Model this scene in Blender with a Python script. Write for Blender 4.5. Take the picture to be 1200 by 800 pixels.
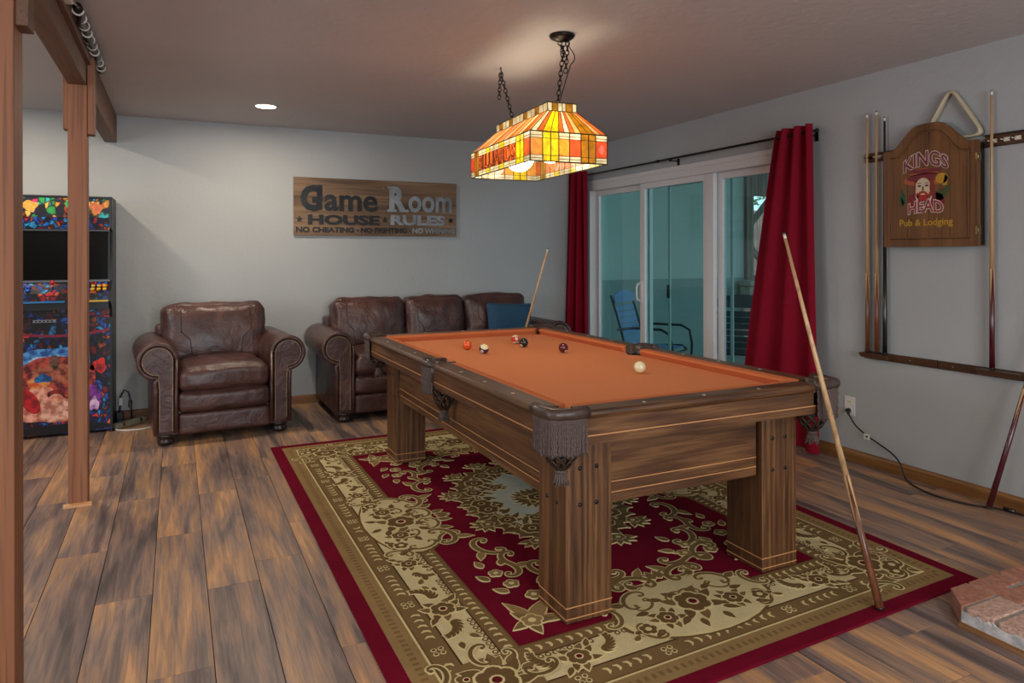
import bpy, bmesh, math, random
from mathutils import Vector, Matrix, Euler
R = math.radians
PI = math.pi
rnd = random.Random(7)
for o in list(bpy.data.objects): bpy.data.objects.remove(o)
S = bpy.context.scene
C = S.collection
W, D, H = 3.895, 6.421, 2.44          # right wall, back wall, ceiling height

# ------------------------------------------------------------------ camera
cam_d = bpy.data.cameras.new('camera'); cam = bpy.data.objects.new('camera', cam_d); C.objects.link(cam)
cam_d.sensor_width = 36; cam_d.lens = 820.15/1200*36
cam_d.shift_x = 0.0; cam_d.shift_y = -(400-297.76)/1200
cam_d.clip_start = .05
cam.matrix_world = Matrix.Translation((0, 0, 1.3238)) @ Matrix.Rotation(-0.4474, 4, 'Z') @ Matrix.Rotation(PI/2, 4, 'X') @ Matrix.Rotation(-.0019, 4, 'Z')
S.camera = cam
# ------------------------------------------------------------------ world, exposure
S.view_settings.view_transform = 'Standard'; S.view_settings.look = 'None'
S.view_settings.exposure = 0.1; S.view_settings.gamma = 1.0; S.view_settings.use_curve_mapping = False
wd = bpy.data.worlds.new('sky'); S.world = wd; wd.use_nodes = True
bg = wd.node_tree.nodes['Background']; bg.inputs[0].default_value = (.72, .86, 1, 1); bg.inputs[1].default_value = 1.7

def area(name, loc, rot, size, power, col, shape='DISK', size_y=None):
    l = bpy.data.lights.new(name, 'AREA'); l.shape = shape; l.size = size
    if size_y: l.size_y = size_y
    l.energy = power; l.color = col
    o = bpy.data.objects.new(name, l); C.objects.link(o); o.location = loc; o.rotation_euler = rot
    return o
# added fill lights, as daylight from assumed windows behind and left of the camera
area('rear_daylight_fill', (0.9, -2.75, 1.45), (R(90), 0, 0), 2.6, 118, (.9, .95, 1), 'RECTANGLE', 1.5)
area('left_daylight_fill', (-3.9, 2.2, 1.5), (R(90), 0, R(-90)), 3.0, 58, (.95, .96, 1), 'RECTANGLE', 1.5)
# recessed cans out of view (same fixture as the one in view)
CAN_W, CAN_C = 17, (1, .86, .68)
for (x, y) in ((-1.12, 5.53), (-1.5, 3.2), (-1.2, .4), (.6, -.9), (2.7, -.4)):
    area('recessed_can_light', (x, y, H-.012), (0, 0, 0), .14, CAN_W, CAN_C)

# ------------------------------------------------------------------ helpers
def tag(o, label=None, cat=None, group=None, kind=None):
    if label: o['label'] = label
    if cat: o['category'] = cat
    if group: o['group'] = group
    if kind: o['kind'] = kind
    return o
def thing(name, label, cat, loc=(0, 0, 0), rz=0, group=None):
    o = bpy.data.objects.new(name, None); C.objects.link(o); o.location = loc; o.rotation_euler = (0, 0, rz)
    o.empty_display_size = .05
    return tag(o, label, cat, group)
def origin(o):
    v = Vector((0, 0, 0))
    while o: v += o.location; o = o.parent
    return v
class MB:
    def __init__(s): s.v = []; s.f = []; s.m = []; s.sm = []
    def add(s, vs, fs, mi=0, smooth=False, M=None):
        b = len(s.v)
        for p in vs:
            p = Vector(p)
            if M is not None: p = M @ p
            s.v.append(p)
        for f in fs: s.f.append([b+i for i in f]); s.m.append(mi); s.sm.append(smooth)
        return s
    def box(s, x0, x1, y0, y1, z0, z1, mi=0, M=None):
        vs = [(x0,y0,z0),(x1,y0,z0),(x1,y1,z0),(x0,y1,z0),(x0,y0,z1),(x1,y0,z1),(x1,y1,z1),(x0,y1,z1)]
        return s.add(vs, [(0,3,2,1),(4,5,6,7),(0,1,5,4),(1,2,6,5),(2,3,7,6),(3,0,4,7)], mi, False, M)
    def tube(s, pts, r, n=8, mi=0, caps=True, M=None, flat=1.0, closed=False):
        pts = [Vector(p) for p in pts]; k = len(pts)
        rr = r if isinstance(r, (list, tuple)) else [r]*k
        vs = []; fs = []; up = None
        for i, p in enumerate(pts):
            a = pts[(i-1) % k] if (i > 0 or closed) else pts[0]; b = pts[(i+1) % k] if (i < k-1 or closed) else pts[-1]
            t = (b-a).normalized()
            if up is None:
                up = Vector((0, 0, 1)) if abs(t.z) < .9 else Vector((0, 1, 0))
            n1 = (up - t*up.dot(t))
            if n1.length < 1e-6: n1 = t.orthogonal()
            n1.normalize(); n2 = t.cross(n1); up = n1
            for j in range(n):
                a_ = 2*PI*j/n
                vs.append(p + n1*math.cos(a_)*rr[i] + n2*math.sin(a_)*rr[i]*flat)
        for i in range(k if closed else k-1):
            i2 = (i+1) % k
            for j in range(n):
                fs.append((i*n+j, i*n+(j+1) % n, i2*n+(j+1) % n, i2*n+j))
        if caps and not closed:
            fs.append(tuple(range(n))[::-1]); fs.append(tuple((k-1)*n+j for j in range(n)))
        return s.add(vs, fs, mi, True, M)
    def cyl(s, c, r, h, n=16, axis='Z', mi=0, r2=None, M=None):
        c = Vector(c); ax = {'X': Vector((1,0,0)), 'Y': Vector((0,1,0)), 'Z': Vector((0,0,1))}[axis]
        return s.tube([c, c+ax*h], [r, r2 if r2 is not None else r], n, mi, True, M)
    def lathe(s, prof, c=(0,0,0), n=20, mi=0, M=None, smooth=True):
        c = Vector(c); vs = []; fs = []
        for (r, z) in prof:
            for j in range(n):
                a = 2*PI*j/n; vs.append(c+Vector((r*math.cos(a), r*math.sin(a), z)))
        for i in range(len(prof)-1):
            for j in range(n): fs.append((i*n+j, i*n+(j+1) % n, (i+1)*n+(j+1) % n, (i+1)*n+j))
        fs.append(tuple(range(n))[::-1]); fs.append(tuple((len(prof)-1)*n+j for j in range(n)))
        return s.add(vs, fs, mi, smooth, M)
    def sphere(s, c, r, n=16, mi=0, M=None, sc=(1,1,1)):
        m = n//2; vs = []; fs = []
        for i in range(m+1):
            t = PI*i/m
            for j in range(n):
                a = 2*PI*j/n
                vs.append((c[0]+r*sc[0]*math.sin(t)*math.cos(a), c[1]+r*sc[1]*math.sin(t)*math.sin(a), c[2]+r*sc[2]*math.cos(t)))
        for i in range(m):
            for j in range(n): fs.append((i*n+j, (i+1)*n+j, (i+1)*n+(j+1) % n, i*n+(j+1) % n))
        return s.add(vs, fs, mi, True, M)
    def prism(s, poly, h0, h1, fn, mi=0, smooth=False):
        """poly in 2D, extruded between h0 and h1; fn(a,b,h) -> 3D"""
        k = len(poly)
        vs = [fn(a, b, h0) for a, b in poly] + [fn(a, b, h1) for a, b in poly]
        fs = [tuple(range(k))[::-1], tuple(range(k, 2*k))] + [(i, (i+1) % k, k+(i+1) % k, k+i) for i in range(k)]
        return s.add(vs, fs, mi, smooth)
    def build(s, name, mats, parent=None, local=False, bevel=0, kind=None, label=None, wn=False, seg=2, center=False):
        me = bpy.data.meshes.new(name)
        off = origin(parent) if (parent and not local) else Vector((0, 0, 0))
        loc = Vector((0, 0, 0))
        if center and s.v:
            mn = Vector([min(p[i] for p in s.v) for i in range(3)]); mx = Vector([max(p[i] for p in s.v) for i in range(3)])
            loc = Vector(((mn.x+mx.x)/2, (mn.y+mx.y)/2, mn.z)) - off
            off = off + loc
        me.from_pydata([tuple(p-off) for p in s.v], [], s.f)
        if not isinstance(mats, (list, tuple)): mats = [mats]
        for m in mats: me.materials.append(m)
        me.polygons.foreach_set('material_index', s.m); me.polygons.foreach_set('use_smooth', s.sm)
        bm = bmesh.new(); bm.from_mesh(me)
        bmesh.ops.recalc_face_normals(bm, faces=bm.faces)
        if bevel:
            es = [e for e in bm.edges if len(e.link_faces) == 2 and e.calc_face_angle(0) > .6]
            bmesh.ops.bevel(bm, geom=es, offset=bevel, segments=seg, profile=.5, affect='EDGES', clamp_overlap=True)
        bm.to_mesh(me); bm.free()
        me.update()
        o = bpy.data.objects.new(name, me); C.objects.link(o); o.parent = parent; o.location = loc
        if kind: o['kind'] = kind
        if label: o['label'] = label
        return o
def struct(mb, name, mat, bevel=0):
    o = mb.build(name, mat, None, bevel=bevel); o['kind'] = 'structure'; return o
def copy_tree(o, parent=None):
    c = o.copy(); C.objects.link(c); c.parent = parent
    for ch in list(o.children): copy_tree(ch, c)
    return c

# ------------------------------------------------------------------ materials
def srgb(h):
    if isinstance(h, str):
        h = h.lstrip('#'); h = [int(h[i:i+2], 16)/255 for i in (0, 2, 4)]
    return tuple((c/12.92 if c <= .04045 else ((c+.055)/1.055)**2.4) for c in h[:3]) + (1,)
class NT:
    def __init__(s, name):
        s.m = bpy.data.materials.new(name); s.m.use_nodes = True; s.t = s.m.node_tree
        s.p = s.t.nodes['Principled BSDF']; s.out = s.t.nodes['Material Output']
    def n(s, typ, **kw):
        nd = s.t.nodes.new(typ)
        for k, v in kw.items():
            if k.startswith('i_'):
                key = k[2:]; key = int(key) if key.isdigit() else key.replace('_', ' ')
                if hasattr(v, 'links') or isinstance(v, bpy.types.NodeSocket): s.t.links.new(v, nd.inputs[key])
                else: nd.inputs[key].default_value = v
            else: setattr(nd, k, v)
        return nd
    def l(s, a, b): s.t.links.new(a, b)
    def coord(s, scale=(1,1,1), loc=None, kind='Object'):
        tc = s.n('ShaderNodeTexCoord'); mp = s.n('ShaderNodeMapping'); s.l(tc.outputs[kind], mp.inputs[0])
        mp.inputs['Scale'].default_value = scale
        if loc is not None: s.l(loc, mp.inputs['Location'])
        return mp.outputs[0]
    def ramp(s, fac, stops):
        r = s.n('ShaderNodeValToRGB'); e = r.color_ramp.elements
        while len(e) < len(stops): e.new(.5)
        for i, (p, c) in enumerate(stops): e[i].position = p; e[i].color = c
        s.l(fac, r.inputs[0]); return r.outputs[0]
    def mix(s, f, a, b, typ='MIX'):
        m = s.n('ShaderNodeMix', data_type='RGBA', blend_type=typ)
        for k, v in ((0, f), (6, a), (7, b)):
            if isinstance(v, bpy.types.NodeSocket): s.l(v, m.inputs[k])
            else: m.inputs[k].default_value = v
        return m.outputs[2]
    def bump(s, h, strength=.3, dist=.005):
        b = s.n('ShaderNodeBump'); b.inputs['Strength'].default_value = strength; b.inputs['Distance'].default_value = dist
        s.l(h, b.inputs['Height']); s.l(b.outputs[0], s.p.inputs['Normal'])
def plain(name, col, rough=.5, metal=0, noise=.0, nscale=30, bump=0, bscale=80, sheen=0, coat=0, spec=None, emit=None):
    t = NT(name); c = srgb(col) if isinstance(col, str) else col
    t.p.inputs['Base Color'].default_value = c; t.p.inputs['Roughness'].default_value = rough; t.p.inputs['Metallic'].default_value = metal
    if spec is not None: t.p.inputs['Specular IOR Level'].default_value = spec
    if sheen: t.p.inputs['Sheen Weight'].default_value = sheen
    if coat: t.p.inputs['Coat Weight'].default_value = coat; t.p.inputs['Coat Roughness'].default_value = .15
    if noise:
        co = t.coord(); nz = t.n('ShaderNodeTexNoise', i_Vector=co, i_Scale=nscale, i_Detail=4.0)
        d = tuple(max(0, x*(1-noise)) for x in c[:3])+(1,); b = tuple(min(1, x*(1+noise)) for x in c[:3])+(1,)
        t.l(t.ramp(nz.outputs[0], [(.3, d), (.7, b)]), t.p.inputs['Base Color'])
    if bump:
        nb = t.n('ShaderNodeTexNoise', i_Vector=t.coord(), i_Scale=bscale, i_Detail=5.0); t.bump(nb.outputs[0], bump, .004)
    if emit:
        t.p.inputs['Emission Color'].default_value = srgb(emit[0]); t.p.inputs['Emission Strength'].default_value = emit[1]
    return t.m
def wood(name, dark, mid, light, axis='Y', scale=1.0, rough=.45, bump=.25, contrast=1.0, coat=0, rand=False):
    t = NT(name)
    st = {'X': (.65, 14, 14), 'Y': (14, .65, 14), 'Z': (14, 14, .65)}[axis]
    loc = None
    if rand:
        oi = t.n('ShaderNodeObjectInfo'); cb = t.n('ShaderNodeCombineXYZ')
        ml = t.n('ShaderNodeMath', operation='MULTIPLY'); t.l(oi.outputs['Random'], ml.inputs[0]); ml.inputs[1].default_value = 57.0
        for i in range(3): t.l(ml.outputs[0], cb.inputs[i])
        loc = cb.outputs[0]
    co = t.coord(tuple(x*scale for x in st), loc)
    warp = t.n('ShaderNodeTexNoise', i_Vector=t.coord(tuple(x*scale*.35 for x in st), loc), i_Scale=1.3, i_Detail=2.0)
    wv = t.n('ShaderNodeTexNoise', i_Vector=co, i_Scale=2.2, i_Detail=7.0, i_Roughness=.62, i_Distortion=.5)
    fine = t.n('ShaderNodeTexNoise', i_Vector=t.coord(tuple(x*scale*6 if x > 5 else x*scale*3 for x in st), loc), i_Scale=1.6, i_Detail=4.0)
    wg = t.n('ShaderNodeTexWave', i_Vector=t.coord(tuple(x*scale*.5 for x in st), loc), i_Scale=.8, i_Distortion=9.0, i_Detail=3.0)
    m1 = t.n('ShaderNodeMath', operation='MULTIPLY_ADD', i_0=wv.outputs[0], i_1=.62, i_2=0.0)
    m2 = t.n('ShaderNodeMath', operation='MULTIPLY_ADD', i_0=wg.outputs[1], i_1=.16); t.l(m1.outputs[0], m2.inputs[2])
    m3 = t.n('ShaderNodeMath', operation='MULTIPLY_ADD', i_0=warp.outputs[0], i_1=.24); t.l(m2.outputs[0], m3.inputs[2])
    w = .17/contrast
    c = t.ramp(m3.outputs[0], [(.5-w, srgb(dark)), (.5, srgb(mid)), (.5+w, srgb(light))])
    pores = t.ramp(fine.outputs[0], [(.36, (.55, .55, .55, 1)), (.5, (1, 1, 1, 1))])
    c2 = t.mix(.75, c, pores, 'MULTIPLY')
    t.l(c2, t.p.inputs['Base Color']); t.p.inputs['Roughness'].default_value = rough
    if coat: t.p.inputs['Coat Weight'].default_value = coat; t.p.inputs['Coat Roughness'].default_value = .2
    if bump: t.bump(fine.outputs[0], bump, .002)
    return t.m
M = {}
# painted drywall
def drywall(name, col, bs=.35, sc=28):
    t = NT(name); c = srgb(col)
    nz = t.n('ShaderNodeTexNoise', i_Vector=t.coord(), i_Scale=1.1, i_Detail=3.0)
    t.l(t.ramp(nz.outputs[0], [(.3, tuple(x*.95 for x in c[:3])+(1,)), (.7, tuple(min(1, x*1.05) for x in c[:3])+(1,))]), t.p.inputs['Base Color'])
    t.p.inputs['Roughness'].default_value = .62
    nb = t.n('ShaderNodeTexNoise', i_Vector=t.coord(), i_Scale=sc, i_Detail=4.0, i_Distortion=.6)
    t.l(nb.outputs[0], t.n('ShaderNodeValToRGB').inputs[0]); t.bump(nb.outputs[0], bs, .006)
    return t.m
M['wall'] = drywall('grey_paint', '#a4a6a6')
M['ceiling'] = drywall('ceiling_paint', '#c6c1c1', .5, 18)
M['white'] = plain('white_vinyl', '#d4d0cf', .35, noise=.02)
M['base'] = wood('oak_trim', '#5a3a1c', '#7a4f26', '#8d6236', 'Y', .8, .4)
M['post'] = wood('cedar_post', '#7c4a2e', '#8b583a', '#976442', 'Z', .6, .6, contrast=.5)
M['beam'] = wood('cedar_beam', '#5c3f2d', '#6d4c38', '#7c5a46', 'Y', .7, .6, contrast=.5)
TD, TM, TL = '#331e11', '#5b3a22', '#805a36'
for a in 'xyz': M['t'+a] = wood('pool_table_oak_'+a, TD, TM, TL, a.upper(), 2.0, .42, contrast=.85, coat=.1)
M['inlay'] = plain('inlay', '#c08a5a', .4)
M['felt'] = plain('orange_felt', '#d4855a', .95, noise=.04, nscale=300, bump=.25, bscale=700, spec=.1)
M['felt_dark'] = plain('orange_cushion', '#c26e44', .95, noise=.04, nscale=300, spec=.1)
M['black'] = plain('black_plastic', '#141414', .35)
M['dark_leather'] = plain('pocket_leather', '#43332d', .36, noise=.35, nscale=25, bump=.3)
M['fringe'] = plain('taupe_fringe', '#574844', .8, noise=.3, nscale=160, bump=.6, bscale=500)
M['net'] = plain('net_leather', '#33231b', .5, noise=.3, nscale=60)
M['bronze'] = plain('dark_bronze', '#2a211c', .35, .8)
M['brass'] = plain('brass', '#9d8a66', .35, 1)
M['steel'] = plain('steel', '#a8a8a8', .3, 1)
def leather():
    t = NT('brown_leather')
    nz = t.n('ShaderNodeTexNoise', i_Vector=t.coord(), i_Scale=6.0, i_Detail=5.0, i_Distortion=.4)
    c = t.ramp(nz.outputs[0], [(.3, srgb('#38221f')), (.55, srgb('#4b2f2b')), (.75, srgb('#60423b'))])
    t.l(c, t.p.inputs['Base Color']); t.p.inputs['Roughness'].default_value = .36
    t.p.inputs['Coat Weight'].default_value = .12; t.p.inputs['Coat Roughness'].default_value = .25
    nb = t.n('ShaderNodeTexNoise', i_Vector=t.coord(), i_Scale=9.0, i_Detail=6.0, i_Distortion=1.2, i_Roughness=.6)
    vb = t.n('ShaderNodeTexVoronoi', i_Vector=t.coord(), i_Scale=160.0)
    ad = t.n('ShaderNodeMath', operation='MULTIPLY_ADD', i_0=vb.outputs[0], i_1=.05); t.l(nb.outputs[0], ad.inputs[2])
    t.bump(ad.outputs[0], .55, .02)
    return t.m
M['leather'] = leather()
M['seam'] = plain('leather_seam', '#241511', .5)
M['foot'] = plain('dark_wood_foot', '#2b1d15', .35)
def curtain_mat():
    t = NT('crimson_curtain'); t.p.inputs['Base Color'].default_value = srgb('#7e0c22'); t.p.inputs['Roughness'].default_value = .85
    t.p.inputs['Specular IOR Level'].default_value = .15
    nb = t.n('ShaderNodeTexNoise', i_Vector=t.coord((1, 1, .3)), i_Scale=500.0, i_Detail=2.0); t.bump(nb.outputs[0], .15, .002)
    return t.m
M['curtain'] = curtain_mat()
def glass(name, tint, refl=.06):
    t = NT(name); t.t.nodes.remove(t.p)
    tr = t.n('ShaderNodeBsdfTransparent'); tr.inputs[0].default_value = tint
    gl = t.n('ShaderNodeBsdfGlossy'); gl.inputs[0].default_value = (1, 1, 1, 1); gl.inputs['Roughness'].default_value = .01
    fr = t.n('ShaderNodeFresnel'); fr.inputs[0].default_value = 1.5
    a0 = t.n('ShaderNodeMath', operation='ADD', i_0=fr.outputs[0], i_1=refl)
    ge = t.n('ShaderNodeNewGeometry'); iv = t.n('ShaderNodeMath', operation='SUBTRACT', i_0=1.0); t.l(ge.outputs['Backfacing'], iv.inputs[1])
    ad = t.n('ShaderNodeMath', operation='MULTIPLY', i_0=a0.outputs[0]); t.l(iv.outputs[0], ad.inputs[1])
    mx = t.n('ShaderNodeMixShader'); t.l(ad.outputs[0], mx.inputs[0]); t.l(tr.outputs[0], mx.inputs[1]); t.l(gl.outputs[0], mx.inputs[2])
    t.l(mx.outputs[0], t.out.inputs[0]); return t.m
M['glass'] = glass('teal_glass', (.66, .84, .84, 1), .02)
def stained(name, col, rough=.35, trans=.75):
    t = NT(name); t.t.nodes.remove(t.p); c = srgb(col)
    nz = t.n('ShaderNodeTexNoise', i_Vector=t.coord(), i_Scale=22.0, i_Detail=3.0, i_Distortion=1.0)
    cc = t.ramp(nz.outputs[0], [(.3, tuple(x*.72 for x in c[:3])+(1,)), (.7, tuple(min(1, x*1.15) for x in c[:3])+(1,))])
    tl = t.n('ShaderNodeBsdfTranslucent'); t.l(cc, tl.inputs[0])
    df = t.n('ShaderNodeBsdfDiffuse'); t.l(cc, df.inputs[0])
    m1 = t.n('ShaderNodeMixShader', i_0=trans); t.l(df.outputs[0], m1.inputs[1]); t.l(tl.outputs[0], m1.inputs[2])
    gl = t.n('ShaderNodeBsdfGlossy'); gl.inputs['Roughness'].default_value = .12
    m2 = t.n('ShaderNodeMixShader', i_0=.05); t.l(m1.outputs[0], m2.inputs[1]); t.l(gl.outputs[0], m2.inputs[2])
    t.l(m2.outputs[0], t.out.inputs[0]); return t.m
M['g_orange'] = stained('orange_glass', '#f7a062'); M['g_red'] = stained('red_orange_glass', '#f08a58')
M['g_amber'] = stained('amber_glass', '#ffc266'); M['g_yellow'] = stained('yellow_glass', '#ffe640')
M['g_ochre'] = stained('ochre_glass', '#d0a83c'); M['g_cream'] = stained('cream_glass', '#fbf2dc'); M['g_peach'] = stained('peach_glass', '#fad0a0')
M['lampletter'] = stained('letter_glass', '#fffaf0', .4, .97)
M['came'] = plain('lead_came', '#4a3f1c', .5, .4)
def emission(name, col, st):
    t = NT(name); t.t.nodes.remove(t.p); e = t.n('ShaderNodeEmission'); e.inputs[0].default_value = srgb(col); e.inputs[1].default_value = st
    t.l(e.outputs[0], t.out.inputs[0]); return t.m
M['globe'] = emission('globe_bulb', '#ffefcd', 22)
M['lens'] = emission('can_lens', '#ffeccb', 14)
M['cue_maple'] = wood('cue_maple', '#a07c56', '#bf9a70', '#d0ae85', 'Z', .8, .35, .05, .6)
M['cue_brown'] = wood('cue_brown', '#4a2818', '#6b3f28', '#7d5038', 'Z', 1.5, .3, .05)
M['cue_maroon'] = plain('cue_maroon', '#4a0f1c', .25, coat=.5)
M['cue_black'] = plain('cue_black', '#16181c', .3, coat=.4)
M['ivory'] = plain('ivory', '#d8d0bd', .4)
M['tip'] = plain('blue_tip', '#3b5570', .8)
M['rack'] = wood('rack_wood', '#2f1a10', '#4c2d1a', '#643f26', 'Y', 1.2, .4)
M['cab'] = wood('dart_cabinet_wood', '#4a2c12', '#6a4320', '#7d542c', 'Z', .7, .38, .12, .7)
M['cab_side'] = plain('cabinet_side', '#20130d', .5)

# ------------------------------------------------------------------ floor planks
def plank_mat():
    t = NT('rustic_plank')
    oi = t.n('ShaderNodeObjectInfo'); rr = oi.outputs['Random']
    ml = t.n('ShaderNodeMath', operation='MULTIPLY', i_0=rr, i_1=91.0)
    cb = t.n('ShaderNodeCombineXYZ'); [t.l(ml.outputs[0], cb.inputs[i]) for i in range(3)]
    tc = t.n('ShaderNodeTexCoord')
    def mp(sc):
        m = t.n('ShaderNodeMapping'); t.l(tc.outputs['Object'], m.inputs[0]); m.inputs['Scale'].default_value = sc; t.l(cb.outputs[0], m.inputs['Location']); return m.outputs[0]
    big = t.n('ShaderNodeTexNoise', i_Vector=mp((9, 1.0, 1)), i_Scale=1.0, i_Detail=3.0, i_Distortion=.6)
    med = t.n('ShaderNodeTexNoise', i_Vector=mp((38, 2.4, 1)), i_Scale=1.0, i_Detail=6.0, i_Roughness=.6, i_Distortion=.8)
    fin = t.n('ShaderNodeTexNoise', i_Vector=mp((160, 5, 1)), i_Scale=1.0, i_Detail=4.0)
    s1 = t.n('ShaderNodeMath', operation='MULTIPLY_ADD', i_0=med.outputs[0], i_1=.38); 
    s0 = t.n('ShaderNodeMath', operation='MULTIPLY_ADD', i_0=big.outputs[0], i_1=.62, i_2=0.0); t.l(s0.outputs[0], s1.inputs[2])
    c = t.ramp(s1.outputs[0], [(.36, srgb('#574a48')), (.44, srgb('#77655f')), (.5, srgb('#947868')), (.56, srgb('#a98465')), (.64, srgb('#cc9a6c'))])
    g = t.ramp(fin.outputs[0], [(.35, (.68, .68, .68, 1)), (.55, (1, 1, 1, 1))])
    c = t.mix(.7, c, g, 'MULTIPLY')
    tint = t.ramp(rr, [(0, (.86, .84, .84, 1)), (.5, (1, 1, 1, 1)), (1, (1.0, .93, .86, 1))])
    c = t.mix(1.0, c, tint, 'MULTIPLY')
    t.l(c, t.p.inputs['Base Color']); t.p.inputs['Roughness'].default_value = .42
    t.bump(fin.outputs[0], .25, .0015); return t.m
M['plank'] = plank_mat()
M['joint'] = plain('floor_joint', '#2a211d', .9)
floor = struct(MB().box(-4, W+.16, -2.9, D+.1, -.12, -.006), 'floor', M['joint'])
PWID, PLEN = .195, 1.22
x0 = -.28 - PWID*13
phase = {12: 3.61, 13: 3.07, 14: 2.45, 15: 3.02, 11: 3.2}
def plank_mesh(w, l):
    mb = MB(); g = .0011; mb.box(g, w-g, g, l-g, -.006, 0)
    o = mb.build('plank', M['plank'], None, bevel=.0012, seg=1); me = o.data; bpy.data.objects.remove(o); return me
full = plank_mesh(PWID, PLEN); cache = {}
def visible_floor(xa, xb, ya, yb):
    for x in (xa, xb):
        for y in (ya, yb):
            d = x*.4326+y*.9016; l = x*.9016-y*.4326
            if d > .3 and abs(820*l/d) < 680 and 1.3238*820/d < 540: return True
    return False
k = 0
while x0+PWID*k < W:
    xa = x0+PWID*k; xb = min(xa+PWID, W)
    ph = phase.get(k, rnd.uniform(0, PLEN)); ya = ph-PLEN*6
    while ya < D:
        y0, y1 = max(ya, -2.9), min(ya+PLEN, D)
        if y1-y0 > .02:
            key = (round(xb-xa, 3), round(y1-y0, 3))
            me = full if abs(key[0]-PWID) < .002 and abs(key[1]-PLEN) < .002 else cache.setdefault(key, None) or plank_mesh(xb-xa, y1-y0)
            cache[key] = me if me is not full else cache.get(key)
            if visible_floor(xa, xb, y0, y1) or (y1 > -1.2 and xa > -2.4):
                o = bpy.data.objects.new('plank', me); C.objects.link(o); o.parent = floor; o.location = (xa, y0, 0)
            else:
                o = None
        ya += PLEN
    k += 1
# planks behind the camera in one piece
# ------------------------------------------------------------------ room shell
struct(MB().box(-4.1, W+.16, -3, D+.12, H, H+.1), 'ceiling', M['ceiling'])
struct(MB().box(-4.1, W+.14, D, D+.12, -.1, H), 'wall_back', M['wall'])
DO0, DO1, DZ = 3.50, 6.262, 2.052
mb = MB(); mb.box(W, W+.14, -3, DO0, -.1, H); mb.box(W, W+.14, DO0, DO1, DZ, H); mb.box(W, W+.14, DO1, D, -.1, H)
struct(mb, 'wall_right', M['wall'])
# left and rear walls, with window openings behind the camera
mb = MB(); mb.box(-4.1, -4, -3, .7, -.1, H); mb.box(-4.1, -4, 3.7, D, -.1, H); mb.box(-4.1, -4, .7, 3.7, -.1, .75); mb.box(-4.1, -4, .7, 3.7, 2.25, H)
struct(mb, 'wall_left', M['wall'])
mb = MB(); mb.box(-4, -.4, -3, -2.9, -.1, H); mb.box(2.2, W, -3, -2.9, -.1, H); mb.box(-.4, 2.2, -3, -2.9, -.1, .7); mb.box(-.4, 2.2, -3, -2.9, 2.2, H)
struct(mb, 'wall_rear', M['wall'])
M['base_x'] = wood('oak_trim_x', '#5a3a1c', '#7a4f26', '#8d6236', 'X', .8, .4)
def baseboard(name, mat, a, b, along):
    prof = [(0, 0), (.014, 0), (.014, .058), (.009, .070), (.004, .076), (0, .076)]
    mb = MB()
    if along == 'Y': mb.prism(prof, a, b, lambda u, v, h: (W-u, h, v))
    else: mb.prism(prof, a, b, lambda u, v, h: (h, D-u, v))
    struct(mb, name, mat)
baseboard('baseboard_right', M['base'], -2.9, DO0-.06, 'Y')
baseboard('baseboard_back', M['base_x'], -4, W-.015, 'X')

# ------------------------------------------------------------------ sliding door
def panel(y0, y1, x, name, st=.055):
    """one glazed panel in plane x"""
    mb = MB(); z0, z1 = .06, 1.985
    mb.box(x-.018, x+.018, y0, y0+st, z0, z1); mb.box(x-.018, x+.018, y1-st, y1, z0, z1)
    mb.box(x-.018, x+.018, y0+st, y1-st, z1-.06, z1); mb.box(x-.018, x+.018, y0+st, y1-st, z0, z0+.09)
    o = mb.build(name, M['white'], door, bevel=.004)
    MB().box(x-.004, x+.004, y0+st-.005, y1-st+.005, z0+.085, z1-.055).build('glass_pane', M['glass'], o)
    return o
mb = MB()
mb.box(W-.012, W+.135, DO0-.05, DO1, DZ-.075, DZ+.0)      # head
mb.box(W-.02, W+.0, DO0-.05, DO1+.0, DZ-.012, DZ+.028)    # head lip
mb.box(W-.012, W+.135, DO1-.045, DO1, 0, DZ-.075); mb.box(W-.012, W+.135, DO0-.05, DO0+.0, 0, DZ-.075)
mb.box(W-.012, W+.135, DO0, DO1-.045, 0, .045)
mb.box(W+.01, W+.05, 4.385, 4.475, .045, DZ-.075)
door = struct(mb, 'door_1', M['white'], bevel=.003)
panel(5.30, 6.215, W+.085, 'door_panel', .05)
p2 = panel(4.44, 5.385, W+.035, 'door_panel', .075)
panel(3.505, 4.40, W+.085, 'door_panel', .06)
mb = MB(); y = 5.365; xx = W+.017
mb.box(xx-.012, xx, y-.02, y+.012, .87, 1.07)
mb.tube([(xx-.008, y, .885), (xx-.045, y, .90), (xx-.052, y, .93), (xx-.052, y, 1.01), (xx-.045, y, 1.04), (xx-.008, y, 1.055)], .009, 8)
mb.build('door_handle', M['white'], p2)
# insect screens on the outer track
M['screenframe'] = plain('screen_frame', '#a9b3b0', .5)
for (ya, yb) in ((4.6, 5.10), (3.6, 4.31)):
    mb = MB(); mb.box(W+.118, W+.13, yb-.028, yb, .05, 1.96); mb.box(W+.118, W+.13, ya, yb, .05, .09); mb.box(W+.118, W+.13, ya, yb, 1.93, 1.96); mb.box(W+.118, W+.13, ya, ya+.028, .05, 1.96)
    o = mb.build('screen_frame', M['screenframe'], door)
    if yb > 5: MB().box(W+.105, W+.118, yb-.03, yb+.005, .925, 1.045).build('screen_latch', M['black'], o, bevel=.004)

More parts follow.
